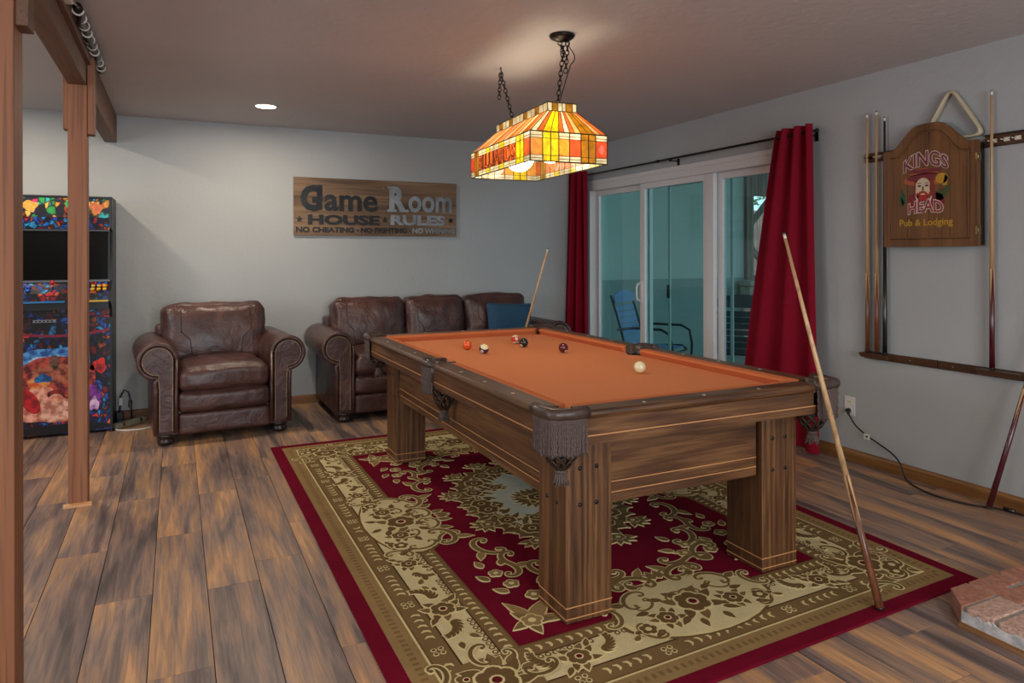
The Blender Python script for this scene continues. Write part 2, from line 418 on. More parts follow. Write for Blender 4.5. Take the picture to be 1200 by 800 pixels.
# ------------------------------------------------------------------ curtains and rod
M['rod'] = plain('rod', '#1f1c1c', .35, .6)
rod = thing('curtain_rod', 'thin dark curtain rod over the sliding door with wall brackets', 'curtain rod', (3.805, 3.25, 2.135))
MB().tube([(3.805, 3.29, 2.135), (3.805, 4.98, 2.135)], .0095, 10).tube([(3.805, 4.98, 2.135), (3.805, 6.33, 2.135)], .008, 10).tube([(3.805, 4.96, 2.135), (3.805, 5.0, 2.135)], .0125, 10).build('rod', M['rod'], rod)
for y in (3.36, 4.80, 6.335):
    mb = MB(); mb.tube([(3.805, y, 2.118), (3.85, y, 2.118), (W-.001, y, 2.118)], .005, 6); mb.box(W-.008, W-.001, y-.012, y+.012, 2.08, 2.14); mb.box(3.794, 3.816, y-.006, y+.006, 2.113, 2.126); mb.build('bracket', M['rod'], rod)
for y in (3.285, 6.35): MB().sphere((3.805, y, 2.135), .015, 12).build('finial', M['rod'], rod)
def curtain(label, path_top, path_bot, ztop, nf, amp_t, amp_b, rings):
    """cloth between a straight top path and a bottom path, folds as sine along the path"""
    t = thing('curtain', label, 'curtain', (3.80, (path_top[0][1]+path_top[1][1])/2, 0), 0, 'crimson curtains on the door rod')
    n, m = nf*18, 26; vs = []; fs = []
    at, bt = Vector(path_top[0]), Vector(path_top[1]); ab, bb = Vector(path_bot[0]), Vector(path_bot[1])
    rn = random.Random(nf)
    phs = [rn.uniform(-.5, .5) for _ in range(nf+2)]
    for side in (0, 1):
        for j in range(m+1):
            v = j/m; z = ztop*(1-v)+.012*v; e = v**.85
            for i in range(n+1):
                u = i/n
                a = at.lerp(ab, e); b = bt.lerp(bb, e); p = a.lerp(b, u)
                d = (b-a).normalized(); nrm = Vector((-d.y, d.x))
                f = u*nf; k0 = int(f)
                amp = amp_t*(1-e)+amp_b*e
                w = math.sin(2*PI*f + .5*math.sin(3*u+2*v)+phs[k0]*.5*math.sin(PI*(f-k0))*v)
                w2 = math.copysign(abs(w)**.8, w)*amp + .006*math.sin(11*u+5*v)*v
                q = p+nrm*w2 + nrm*(.0025 if side else 0)
                vs.append((min(q.x, W-.012), min(q.y, D-.008), z))
    s = (n+1)*(m+1)
    for j in range(m):
        for i in range(n):
            a = j*(n+1)+i; fs.append((a, a+1, a+n+2, a+n+1)); fs.append((s+a, s+a+n+1, s+a+n+2, s+a+1))
    MB().add(vs, fs, 0, True).build('cloth', M['curtain'], t)
    for y in rings:
        mb = MB(); 
        ring = [(3.805, y+.022*math.cos(2*PI*k/18), 2.137+.022*math.sin(2*PI*k/18)) for k in range(18)]
        c_, s_ = math.cos(.5), math.sin(.5)
        ring = [(3.805+(p[1]-y)*s_*1.0-.0, y+(p[1]-y)*c_, p[2]) for p in ring]
        mb.tube(ring, .006, 6, closed=True); mb.build('grommet', M['bronze'], t)
    return t
curtain('long crimson grommet curtain between sliding door and cue rack', ((3.80, 3.315), (3.80, 3.62)), ((3.80, 3.25), (3.785, 4.02)), 2.185, 3, .034, .045, (3.34, 3.44, 3.54))
curtain('crimson curtain in the far corner, left of the sliding door', ((3.795, 6.12), (3.73, 6.37)), ((3.79, 6.08), (3.64, 6.37)), 2.175, 3, .042, .05, (6.15, 6.23, 6.31))

# ------------------------------------------------------------------ patio outside
PZ = -.15
M['patio_floor'] = plain('patio_concrete', '#8d8a84', .9, noise=.15, nscale=3)
M['patio_wall'] = plain('patio_stucco', '#a9b8ad', .9, noise=.04, nscale=2)
M['patio_wainscot'] = plain('patio_wainscot', '#84968f', .9, noise=.05, nscale=3)
struct(MB().box(W+.14, 14, -1, 14, PZ-.1, PZ), 'floor_patio', M['patio_floor'])
struct(MB().box(W+.14, 7.72, 8, 8.12, PZ, 2.6), 'wall_patio', M['patio_wall'])
struct(MB().box(W+.14, 7.7, 7.985, 8, PZ, .97), 'trim_1', M['patio_wainscot'])
struct(MB().box(W+.14, 9.6, 1.5, 8.6, 2.6, 2.7), 'ceiling_patio', M['patio_wall'])
M['weathered'] = wood('weathered_wood', '#4f4238', '#74655a', '#8a7b6e', 'Z', .8, .8)
fr = thing('patio_window_frame', 'weathered timber frame with corner braces seen through the glass door', 'window frame', (8.3, 7.97, .93))
MB().box(7.72, 7.86, 7.94, 8.04, .93, 2.6).build('post', M['weathered'], fr, bevel=.004)
MB().box(9.2, 9.34, 7.94, 8.04, .93, 2.6).build('post', M['weathered'], fr, bevel=.004)
MB().box(7.86, 9.2, 7.95, 8.03, 2.2, 2.6).build('lintel', M['weathered'], fr, bevel=.004)
MB().box(7.86, 9.2, 7.95, 8.03, .93, 1.0).build('sill', M['weathered'], fr, bevel=.004)
MB().prism([(7.86, 1.85), (8.2, 2.2), (8.32, 2.2), (7.86, 1.73)], 7.97, 8.01, lambda a, b, h: (a, h, b)).build('brace', M['weathered'], fr)
MB().prism([(7.86, 1.35), (8.2, 1.0), (8.32, 1.0), (7.86, 1.47)], 7.97, 8.01, lambda a, b, h: (a, h, b)).build('brace', M['weathered'], fr)
M['block'] = plain('concrete_block', '#8f8a7e', .95, noise=.15, nscale=9, bump=.5, bscale=60)
lw = thing('block_wall', 'low grey concrete block ledge under the patio timber frame', 'wall', (8.45, 7.85, PZ))
for r_ in range(5):
    for c_ in range(5):
        xa = 7.56+c_*.4+(-.0 if r_ % 2 else .0)+(.2 if r_ % 2 else 0); xb = xa+.39
        MB().box(xa, xb, 7.72, 7.92, PZ+r_*.2+.0, PZ+r_*.2+.195).build('block', M['block'], lw, bevel=.006, seg=1)
MB().box(7.56, 9.7, 7.70, 7.94, PZ+1.0, PZ+1.08).build('cap', M['block'], lw, bevel=.006)
M['fence'] = wood('red_fence', '#9a6a5c', '#b88878', '#c8a090', 'Z', .8, .8)
fe = thing('board_fence', 'reddish board fence standing outside beyond the patio opening', 'fence', (10.5, 10.2, PZ))
for i in range(22): MB().box(8.6+i*.2, 8.6+i*.2+.17, 10.2, 10.23, PZ, 2.15+.02*rnd.uniform(-1, 1)).build('board', M['fence'], fe)
MB().box(8.5, 13, 10.14, 10.2, 1.3, 1.4).build('rail', M['fence'], fe); MB().box(8.5, 13, 10.14, 10.2, .3, .4).build('rail', M['fence'], fe)
M['leaf'] = plain('foliage', '#5e7d4a', .8, noise=.4, nscale=4)
tr = thing('leafy_bush', 'pale green leafy bush behind the board fence outside', 'bush', (11.5, 12, PZ))
mb = MB()
for i in range(1500):
    a = rnd.uniform(0, 2*PI); b = rnd.uniform(-1, 1); rr = 1.5*rnd.uniform(.6, 1)
    c = Vector((11.6+1.6*rr*math.cos(a)*math.sqrt(1-b*b), 12+.8*rr*math.sin(a)*math.sqrt(1-b*b), 1.9+rr*b))
    d = Vector((rnd.uniform(-1, 1), rnd.uniform(-1, 1), rnd.uniform(-1, 1))).normalized()*.09; e = d.orthogonal().normalized()*.04
    mb.add([c-d, c+e, c+d, c-e], [(0, 1, 2, 3)])
mb.build('leaves', M['leaf'], tr, kind='stuff'); MB().tube([(11.5, 12, PZ), (11.5, 12, 1.8)], .08).build('trunk', M['weathered'], tr)
M['strap_blue'] = plain('vinyl_strap_blue', '#3f78a8', .5); M['strap_dark'] = plain('vinyl_strap_dark', '#3b4448', .5); M['iron'] = plain('patio_iron', '#1c2628', .4, .3)
def patio_chair(label, loc, rz, strap):
    t = thing('patio_chair', label, 'patio chair', loc, rz, 'strap chairs on the patio')
    # local: faces +x ; width along y
    for s in (-.27, .27):
        mb = MB(); mb.tube([(-.40, s, 1.0), (-.33, s, .80), (-.22, s, .44), (-.15, s, .40), (.25, s, .42), (.30, s, .38)], .014, 8)
        mb.build('side_rail', M['iron'], t, local=True)
        mb = MB(); mb.tube([(-.30, s*1.1, .62), (-.1, s*1.12, .65), (.22, s*1.12, .65), (.32, s*1.12, .60), (.35, s*1.1, .45), (.33, s*1.08, .02), (-.28, s*1.08, .02), (-.3, s*1.08, .06)], .015, 8)
        mb.build('arm', M['iron'], t, local=True)
    def quad_strap(p, q, w=.26):
        (x1, z1), (x2, z2) = p, q
        mb = MB(); mb.add([(x1, -w, z1), (x1, w, z1), (x2, w, z2), (x2, -w, z2), (x1+.004, -w, z1-.006), (x1+.004, w, z1-.006), (x2+.004, w, z2-.006), (x2+.004, -w, z2-.006)],
            [(0,1,2,3),(7,6,5,4),(0,4,5,1),(1,5,6,2),(2,6,7,3),(3,7,4,0)])
        mb.build('strap', strap, t, local=True)
    pts = [(-.385, .955), (-.33, .80), (-.22, .44)]
    for i in range(7):
        z = .88-i*.068; z2 = z-.052
        f = lambda zz: -.22-(zz-.44)*.32
        quad_strap((f(z), z), (f(z2), z2))
    for i in range(6):
        x = -.14+i*.072; quad_strap((x, .42), (x+.055, .42))
    mb = MB(); pr = []
    for i in range(13):
        u = -1+2*i/12; pr.append((-.36-.01, u*.27, 1.0+.055*(1-u*u)))
    vs = pr+[(-.355, p[1], .915) for p in pr]; n = 13
    vs2 = vs+[(v[0]+.012, v[1], v[2]) for v in vs]
    fs = [(i, i+1, n+i+1, n+i) for i in range(n-1)]+[(2*n+i, 3*n+i, 3*n+i+1, 2*n+i+1) for i in range(n-1)]+[(i, 2*n+i, 2*n+i+1, i+1) for i in range(n-1)]
    mb.add(vs2, fs, 0, False); mb.build('headrest', strap, t, local=True)
    mb = MB(); mb.tube([(.30, -.27, .38), (.30, .27, .38)], .013, 8); mb.tube([(-.2, -.29, .41), (-.2, .29, .41)], .013, 8); mb.build('crossbar', M['iron'], t, local=True)
    return t
patio_chair('blue strap patio chair behind the left and middle door panels', (4.9, 6.5, PZ), R(-60), M['strap_blue'])
patio_chair('dark slatted patio chair behind the right-hand door panel', (5.55, 5.72, PZ), R(40), M['strap_dark'])

# ------------------------------------------------------------------ timber posts and beam
mb = MB(); mb.box(-.513, -.425, 4.32, 4.41, 0, 2.225)
pf = thing('timber_post', 'slim timber post standing on the floor in front of the arcade machine', 'post', (-.469, 4.365, 0), 0)
MB().box(-.513, -.425, 4.32, 4.41, 0.0, 2.225).build('shaft', M['post'], pf, bevel=.003)
MB().box(-.535, -.513, 4.325, 4.405, 1.985, 2.40).build('side_cleat', M['post'], pf, bevel=.003)
MB().box(-.425, -.392, 4.325, 4.405, 1.965, 2.40).build('side_cleat', M['post'], pf, bevel=.003)
mb = MB(); mb.prism([(4.319, 0), (4.300, 0), (4.304, .012), (4.319, .018)], -.535, -.405, lambda a, b, h: (h, a, b)); mb.build('base_moulding', M['inlay'], pf)
pn = thing('timber_post', 'wide timber post at the left edge, nearest the camera', 'post', (-.49, 2.52, 0), 0)
MB().box(-.56, -.425, 2.46, 2.595, 0, 2.225).build('shaft', M['post'], pn, bevel=.003)
MB().box(-.425, -.392, 2.48, 2.575, 2.00, 2.40).build('side_cleat', M['beam'], pn, bevel=.003)
bmn = thing('ceiling_beam', 'long brown timber beam along the ceiling above both posts', 'beam', (-.469, 3.2, 2.225), 0)
MB().box(-.513, -.427, .2, 4.365, 2.226, H-.001).build('beam_length', M['beam'], bmn, bevel=.002)
MB().box(-.513, -.427, 4.367, D-.002, 2.222, H-.001).build('beam_length', M['beam'], bmn, bevel=.002)
MB().box(-.427, -.405, 2.7, 4.31, 2.33, H-.001).build('furring_strip', M['beam'], bmn, bevel=.002)
# striped rolled cord along the beam
M['white_plain'] = plain('white_plain', '#cfcac2', .5)
cr = thing('string_light_coil', 'black and white ringed light cord bundled on the side of the ceiling beam', 'light string', (-.385, 4.0, 2.37))
pts = [(-.383+.006*math.sin(i*1.3), 3.52+i*.05, 2.385+.008*math.cos(i*.9)) for i in range(24)]
MB().tube(pts, .019, 8).build('cord', M['black'], cr)
for i in range(10):
    y = 3.55+i*.115; ring = [(-.383+.0205*math.cos(2*PI*k/14), y+.004*math.cos(2*PI*k/14), 2.385+.0205*math.sin(2*PI*k/14)) for k in range(14)]
    MB().tube(ring, .0045, 6, closed=True).build('ring', M['white_plain'], cr)
MB().tube([(-.39, 3.1, 2.42), (-.385, 3.3, 2.36), (-.383, 3.5, 2.39)], .005, 6).build('lead', M['white_plain'], cr)
MB().box(-.405, -.375, 3.28, 3.34, 2.34, 2.40).build('plug', M['white_plain'], cr, bevel=.004)

# ------------------------------------------------------------------ recessed ceiling light
cl = thing('recessed_ceiling_light', 'small round recessed ceiling light glowing warm white', 'ceiling light', (.609, 5.533, H))
MB().lathe([(.072, -.001), (.088, -.001), (.09, -.005), (.078, -.009), (.072, -.006)], (.609, 5.533, H), 32).build('trim_ring', M['white'], cl)
MB().lathe([(.0, -.004), (.071, -.004), (.071, -.007), (0.0, -.007)], (.609, 5.533, H), 32).build('lens', M['lens'], cl)
area('recessed_can_light', (.609, 5.533, H-.02), (0, 0, 0), .13, CAN_W, CAN_C)

# ================================================================== POOL TABLE
TX0, TX1, TY0, TY1 = 1.131, 2.468, 2.039, 4.577
CX, CY = (TX0+TX1)/2, (TY0+TY1)/2
ZB = .752                     # cloth level
pt = thing('pool_table', 'oak pool table with orange cloth, inlaid lines and fringed leather pockets', 'pool table', (CX, CY, 0))
def line_box(mb, *a): mb.box(*a)
# legs
lx = ((TX0+.108, TX0+.108+.193), (TX1-.108-.193, TX1-.108)); ly = ((TY0+.108, TY0+.108+.205), (TY1-.108-.205, TY1-.108))
for (xa, xb) in lx:
    for (ya, yb) in ly:
        lg = MB().box(xa, xb, ya, yb, .0135, .672).build('leg', M['tz'], pt, bevel=.003)
        MB().box(xa+.006, xb-.006, ya+.006, yb-.006, .011, .02).build('foot_pad', M['black'], lg)
        e = .0008
        for z in (.030, .070): MB().box(xa-e, xb+e, ya-e, yb+e, z-.002, z+.002).build('inlay_line', M['inlay'], lg)
        for z in (.43, .56):
            for f in (.30, .66):
                yy, sg = (ya, -1) if ya < CY else (yb, 1)
                MB().tube([(xa+(xb-xa)*f, yy-sg*.004, z), (xa+(xb-xa)*f, yy+sg*.003, z)], .008, 8).build('bolt_plug', M['black'], lg)
                xx, sg = (xa, -1) if xa < CX else (xb, 1)
                MB().tube([(xx-sg*.004, ya+(yb-ya)*f, z), (xx+sg*.003, ya+(yb-ya)*f, z)], .008, 8).build('bolt_plug', M['black'], lg)
# aprons (under-frame boards) with inlay
AI = .128
def apron(x0, x1, y0, y1, ax):
    o = MB().box(x0, x1, y0, y1, .41, .672).build('apron', M['t'+ax.lower()], pt, bevel=.002)
    e = .0008
    for z in (.447, .486): MB().box(x0-(e if ax == 'Y' else 0), x1+(e if ax == 'Y' else 0), y0-(e if ax == 'X' else 0), y1+(e if ax == 'X' else 0), z-.0018, z+.0018).build('inlay_line', M['inlay'], o)
apron(lx[0][1]+.0, lx[1][0]-.012, TY0+AI, TY0+AI+.03, 'X'); apron(lx[0][1], lx[1][0]-.012, TY1-AI-.03, TY1-AI, 'X')
apron(TX0+AI, TX0+AI+.03, ly[0][1], ly[1][0]-.014, 'Y'); apron(TX1-AI-.03, TX1-AI, ly[0][1], ly[1][0]-.014, 'Y')
MB().box(TX0+.15, TX1-.15, TY0+.15, TY1-.15, .672, .70).build('slate_frame', M['tx'], pt)
# rails: profile in (u outward->inward, z)
prof_fascia = [(.0, .672), (.0, .758), (.004, .762), (-.006, .766), (-.010, .776), (-.006, .785), (.004, .790), (.085, .790), (.085, .672)]
prof_cush = [(.085, .70), (.085, .790), (.100, .7905), (.128, .787), (.133, .778), (.118, .752), (.118, .70)]
PC, PS = .115, .070           # corner pocket cut-back, side pocket half width
def rail(side, a, b, ca, cb):
    """side in L R F B ; from a to b along; ca/cb = True if that end is a corner pocket"""
    f = {'L': lambda u, z, h: (TX0+u, h, z), 'R': lambda u, z, h: (TX1-u, h, z), 'F': lambda u, z, h: (h, TY0+u, z), 'B': lambda u, z, h: (h, TY1-u, z)}[side]
    ax = 'Y' if side in 'LR' else 'X'
    o = MB().prism(prof_fascia, a, b, f).build('rail', M['t'+ax.lower()], pt)
    mb = MB(); vs0 = []; n = len(prof_cush)
    ea = .6 if ca else .25; eb = .6 if cb else .25        # mitred cushion ends
    va = [f(u, z, a+(u-.085)*ea*1.3) for u, z in prof_cush]; vb = [f(u, z, b-(u-.085)*eb*1.3) for u, z in prof_cush]
    mb.add(va+vb, [tuple(range(n))[::-1], tuple(range(n, 2*n))]+[(i, (i+1) % n, n+(i+1) % n, n+i) for i in range(n)])
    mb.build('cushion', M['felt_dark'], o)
    mb = MB(); mb.prism([(-.0009, .7015), (-.0009, .7055), (.002, .7055), (.002, .7015)], a, b, f); mb.build('inlay_line', M['inlay'], o)
    n = 3
    for i in range(1, n+1):
        mb = MB(); h = a+(b-a)*i/(n+1) ; mb.prism([(.035+.009*math.cos(q*PI/3), .006*math.sin(q*PI/3)) for q in range(6)], .789, .7908, (lambda u, w, hh, h=h: f(u, hh, h+w))); mb.build('sight_dot', M['ivory'], o)
rail('F', TX0+PC, TX1-PC, 1, 1); rail('B', TX0+PC, TX1-PC, 1, 1)
for sd in 'LR':
    rail(sd, TY0+PC, CY-PS, 1, 0); rail(sd, CY+PS, TY1-PC, 0, 1)
# cloth bed with cut-outs for the pockets
poly = []
ix0, ix1, iy0, iy1 = TX0+.118, TX1-.118, TY0+.118, TY1-.118
def arc(cx, cy, r, a0, a1, n=8): return [(cx+r*math.cos(R(a0+(a1-a0)*i/n)), cy+r*math.sin(R(a0+(a1-a0)*i/n))) for i in range(n+1)]
q = .018
poly += arc(ix0-q, iy0-q, .07, 90-15, 15)
poly += arc(ix1+q, iy0-q, .07, 165, 105)
poly += [(ix1, CY-.055)]+arc(ix1+.03, CY, .06, 240, 120, 8)+[(ix1, CY+.055)]
poly += arc(ix1+q, iy1+q, .07, 255, 195); poly += arc(ix0-q, iy1+q, .07, -15, -75)
poly += [(ix0, CY+.055)]+arc(ix0-.03, CY, .06, 60, -60, 8)+[(ix0, CY-.055)]
mb = MB(); mb.prism(poly, .70, ZB, lambda a, b, h: (a, b, h)); mb.build('cloth_bed', M['felt'], pt)
# pockets
def fringe(path, z0, z1, n, mb, rr=.0042):
    """twisted cords hanging from a path of (x,y)"""
    L = [0]
    for i in range(1, len(path)): L.append(L[-1]+math.dist(path[i], path[i-1]))
    for k in range(n):
        s_ = L[-1]*(k+.5)/n; i = max(j for j in range(len(L)) if L[j] <= s_); i = min(i, len(path)-2)
        f = (s_-L[i])/(L[i+1]-L[i]); x = path[i][0]*(1-f)+path[i+1][0]*f; y = path[i][1]*(1-f)+path[i+1][1]*f
        zz = z1+.006*rnd.uniform(-1, 1); m = 16; dx, dy = rnd.uniform(-.003, .003), rnd.uniform(-.003, .003)
        pts = [(x+dx*j/m+.0013*math.cos(j*1.6), y+dy*j/m+.0013*math.sin(j*1.6), z0+(zz-z0)*j/m) for j in range(m+1)]
        mb.tube(pts, [rr*(1 if j % 2 else .72) for j in range(m+1)], 5)
def net(c, ztop, zbot, r, o, sq=1.0):
    mb = MB(); n = 9
    for k in range(n):
        for sg in (-1, 1):
            pts = []
            for j in range(9):
                t = j/8; a = 2*PI*k/n + sg*t*1.35; rr = r*(1-t**2.2*.72)
                pts.append((c[0]+rr*math.cos(a), c[1]+rr*sq*math.sin(a), ztop+(zbot-ztop)*t))
            mb.tube(pts, .0062, 6, flat=.5)
    for (z, r2) in ((ztop-.004, r), ):
        mb.tube([(c[0]+r2*math.cos(2*PI*i/16), c[1]+r2*sq*math.sin(2*PI*i/16), z) for i in range(16)], .006, 6, closed=True)
    nb = mb.build('pocket_net', M['net'], o)
    mb = MB()
    mb.lathe([(.012, 0), (.024, .004), (.020, .016), (.012, .02)], (c[0], c[1], zbot-.012), 12, smooth=True)
    for k in range(16):
        a = 2*PI*k/16; mb.tube([(c[0]+.014*math.cos(a), c[1]+.014*math.sin(a), zbot-.008), (c[0]+.026*math.cos(a), c[1]+.026*math.sin(a), zbot-.055+.006*(k % 3))], .0045, 5)
    mb.build('net_tassel', M['fringe'], nb)
def corner_pocket(sx, sy):
    cx = TX0 if sx < 0 else TX1; cy = TY0 if sy < 0 else TY1      # outer corner
    o_ = 'pocket'
    def P(u, v): return (cx-sx*u, cy-sy*v)                        # u,v inward distances from the corner
    path = [P(PC+.012, -.006), P(.085, -.012), P(.055, -.012), P(.028, -.004)]+[P(.028-.026*math.sin(a)-.008, .028-.026*math.cos(a)-.008) for a in (.4, .78, 1.17)]+[P(-.004, .028), P(-.012, .055), P(-.012, .085), P(-.006, PC+.012)]
    mb = MB()
    pts = [(x, y, .788) for x, y in path]
    mb.tube(pts, .0215, 12)
    # top plate of leather between collar and opening
    inner = [P(PC+.02, .03)]+[P(.105+.052*math.cos(a), .105+.052*math.sin(a)) for a in [R(255-k*15) for k in range(0, 11)]][::1]+[P(.03, PC+.02)]
    outer = [P(PC+.012, .0)]+[P(.09, 0), P(.03, 0), P(.008, .008), P(0, .03), P(0, .09)]+[P(0, PC+.012)]
    n = 9
    def samp(pl, t):
        L = [0]
        for i in range(1, len(pl)): L.append(L[-1]+math.dist(pl[i], pl[i-1]))
        s_ = t*L[-1]
        for i in range(len(pl)-1):
            if s_ <= L[i+1]+1e-9:
                f = (s_-L[i])/max(1e-9, (L[i+1]-L[i])); return (pl[i][0]*(1-f)+pl[i+1][0]*f, pl[i][1]*(1-f)+pl[i+1][1]*f)
        return pl[-1]
    inner_arc = [P(.105+.055*math.cos(R(a)), .105+.055*math.sin(R(a))) for a in range(285, 164, -12)]
    N_ = 12; vs = []
    for i in range(N_+1): a = samp(outer, i/N_); b = samp(inner_arc, i/N_); vs += [(a[0], a[1], .797), (b[0], b[1], .793), (b[0], b[1], .70), (a[0], a[1], .70)]
    fs = []
    for i in range(N_):
        for j in range(4): fs.append((i*4+j, i*4+(j+1) % 4, (i+1)*4+(j+1) % 4, (i+1)*4+j))
    fs += [(0, 1, 2, 3), (N_*4+3, N_*4+2, N_*4+1, N_*4)]
    mb.add(vs, fs, 0, True)
    o = mb.build('pocket', M['dark_leather'], pt)
    # corner block of oak below the collar
    MB().prism([P(.0, .03), P(.008, .008), P(.03, 0), P(PC, 0), P(PC, .06), P(.06, PC), P(0, PC)], .672, .765, lambda a, b, h: (a, b, h)).build('corner_block', M['dark_leather'], o)
    fp = [((x-cx)*1.0+cx-0*sx, y) for x, y in path]
    fp = [(x+sx*.006, y+sy*.006) for x, y in path]
    mb = MB(); mb.tube([(x, y, .768) for x, y in fp], .0085, 6, flat=.6); fringe(fp, .77, .645, 34, mb, .0056); mb.build('fringe', M['fringe'], o, kind='stuff')
    net(P(.065, .065), .665, .582, .062, o)
for sx in (-1, 1):
    for sy in (-1, 1): corner_pocket(sx, sy)
for sx in (-1, 1):
    cx = TX0 if sx < 0 else TX1
    def P(u, v): return (cx-sx*u, CY+v)
    mb = MB()
    path = [P(.03, -PS-.01), P(.0, -PS+.004), P(-.016, -PS+.02), P(-.02, -.025), P(-.021, 0), P(-.02, .025), P(-.016, PS-.02), P(.0, PS-.004), P(.03, PS+.01)]
    mb.tube([(x, y, .785) for x, y in path], .018, 10)
    N_ = 12; vs = []
    for i in range(N_+1):
        t = -1+2*i/N_; a = P(-.012, t*PS); b = P(.115-.075*math.sqrt(max(0, 1-t*t)), t*(PS-.004))
        vs += [(a[0], a[1], .796), (b[0], b[1], .793), (b[0], b[1], .70), (a[0], a[1], .70)]
    fs = []
    for i in range(N_):
        for j in range(4): fs.append((i*4+j, i*4+(j+1) % 4, (i+1)*4+(j+1) % 4, (i+1)*4+j))
    fs += [(0, 1, 2, 3), (N_*4+3, N_*4+2, N_*4+1, N_*4)]
    mb.add(vs, fs, 0, True)
    # flap against the cushion end nearest the camera
    f0 = P(.06, -PS+.004); mb.box(min(P(.03, 0)[0], P(.112, 0)[0]), max(P(.03, 0)[0], P(.112, 0)[0]), CY-PS-.004, CY-PS+.004, .755, .796); mb.box(min(P(.03, 0)[0], P(.112, 0)[0]), max(P(.03, 0)[0], P(.112, 0)[0]), CY+PS-.004, CY+PS+.004, .755, .796)
    o = mb.build('pocket', M['dark_leather'], pt)
    fp = [(x-sx*.0+sx*.006, y) for x, y in path[1:-1]]
    mb = MB(); mb.tube([(x, y, .765) for x, y in fp], .008, 6, flat=.6); fringe(fp, .768, .64, 26, mb); mb.build('fringe', M['fringe'], o, kind='stuff')
    net(P(.07, -.02), .665, .55, .06, o, .9)

# ------------------------------------------------------------------ text helper
def text_geo(s, size, offset=.0, align='CENTER', spacing=1.0, res=3):
    cu = bpy.data.curves.new('t', 'FONT'); cu.body = s; cu.size = size; cu.offset = offset; cu.align_x = align; cu.space_character = spacing; cu.resolution_u = res
    cu.fill_mode = 'FRONT'
    o = bpy.data.objects.new('t', cu); C.objects.link(o)
    dg = bpy.context.evaluated_depsgraph_get(); me = bpy.data.meshes.new_from_object(o.evaluated_get(dg))
    vs = [(v.co.x, v.co.y) for v in me.vertices]; fs = [tuple(p.vertices) for p in me.polygons]
    # outline edges for the side walls
    cnt = {}
    for f in fs:
        for i in range(len(f)):
            e = (f[i], f[(i+1) % len(f)]); k = tuple(sorted(e)); cnt.setdefault(k, []).append(e)
    edges = [v[0] for v in cnt.values() if len(v) == 1]
    bpy.data.objects.remove(o); bpy.data.curves.remove(cu); bpy.data.meshes.remove(me)
    return vs, fs, edges
def add_text(mb, geo, fn, h0, h1, mi=0):
    vs, fs, ed = geo; n = len(vs)
    V = [fn(a, b, h1) for a, b in vs]+[fn(a, b, h0) for a, b in vs]
    mb.add(V, list(fs)+[(b, a, a+n, b+n) for a, b in ed], mi)

# ------------------------------------------------------------------ pool balls
def ball_mat(name, base, band=None):
    t = NT(name); t.p.inputs['Roughness'].default_value = .12; t.p.inputs['Coat Weight'].default_value = .6; t.p.inputs['Coat Roughness'].default_value = .05
    if band:
        co = t.coord(); sp = t.n('ShaderNodeSeparateXYZ'); t.l(co, sp.inputs[0])
        ab = t.n('ShaderNodeMath', operation='ABSOLUTE', i_0=sp.outputs[2]); lt = t.n('ShaderNodeMath', operation='LESS_THAN', i_0=ab.outputs[0], i_1=.0155)
        t.l(t.mix(lt.outputs[0], srgb(base), srgb(band)), t.p.inputs['Base Color'])
    else: t.p.inputs['Base Color'].default_value = srgb(base)
    return t.m
M['number'] = plain('number_black', '#161616', .3); M['bone'] = plain('bone_white', '#e6dfca', .2, coat=.5)
def ball(x, y, base, band, digit, label, rot):
    t = thing('pool_ball', label, 'pool ball', (x, y, ZB+.0288), 0, 'balls on the orange cloth')
    o = MB().sphere((0, 0, 0), .0286, 32).build('ball_body', ball_mat('ball_'+base[1:], base, band), t, local=True)
    o.rotation_euler = rot
    if digit:
        # number disc on the sphere's local -Y side, follows the surface
        m = MB(); vs = [(0, -.02872, 0)]
        for ring in (1, 2):
            for k in range(20):
                a = 2*PI*k/20; r = .0095*ring/2; vs.append((r*math.cos(a), -math.sqrt(.02872**2-r*r), r*math.sin(a)))
        fs = [(0, 1+k, 1+(k+1) % 20) for k in range(20)]+[(1+k, 21+k, 21+(k+1) % 20, 1+(k+1) % 20) for k in range(20)]
        m.add(vs, fs, 0, True); dsc = m.build('number_disc', M['bone'], o, local=True)
        m = MB(); g = text_geo(digit, .011, .0004); xs = [v[0] for v in g[0]]; ys = [v[1] for v in g[0]]; cx_, cy_ = (min(xs)+max(xs))/2, (min(ys)+max(ys))/2
        add_text(m, g, lambda a, b, h: (a-cx_, -h, b-cy_), .0284, .0290); m.build('number', M['number'], o, local=True)
    return t
CAMYAW = -.4474
def face(x, y, dz=0, tilt=0): return (tilt, 0, -math.atan2(x, y)+dz)
ball(1.572, 3.897, '#d9531f', None, '5', 'solid orange ball, leftmost on the cloth', (R(120), R(20), R(40)))
ball(1.594, 3.696, '#e4d8a8', '#2c2348', '12', 'striped ball with a dark violet band and cream poles', (R(28), R(22), -.7))
ball(1.950, 4.014, '#e2d6ba', '#c5301c', '11', 'red striped ball showing a white number disc, behind the black ball', face(1.95, 4.014, .25, R(-12)))
ball(1.923, 3.845, '#15171a', None, '8', 'black eight ball just in front of the red striped ball', face(1.92, 3.84, -.7, R(35)))
ball(2.024, 3.532, '#56111a', None, '7', 'solid maroon ball right of the black ball', face(2.02, 3.53, .75, R(40)))
ball(2.005, 2.764, '#e6dcb0', None, None, 'cream cue ball alone near the right rail', (0, 0, 0))

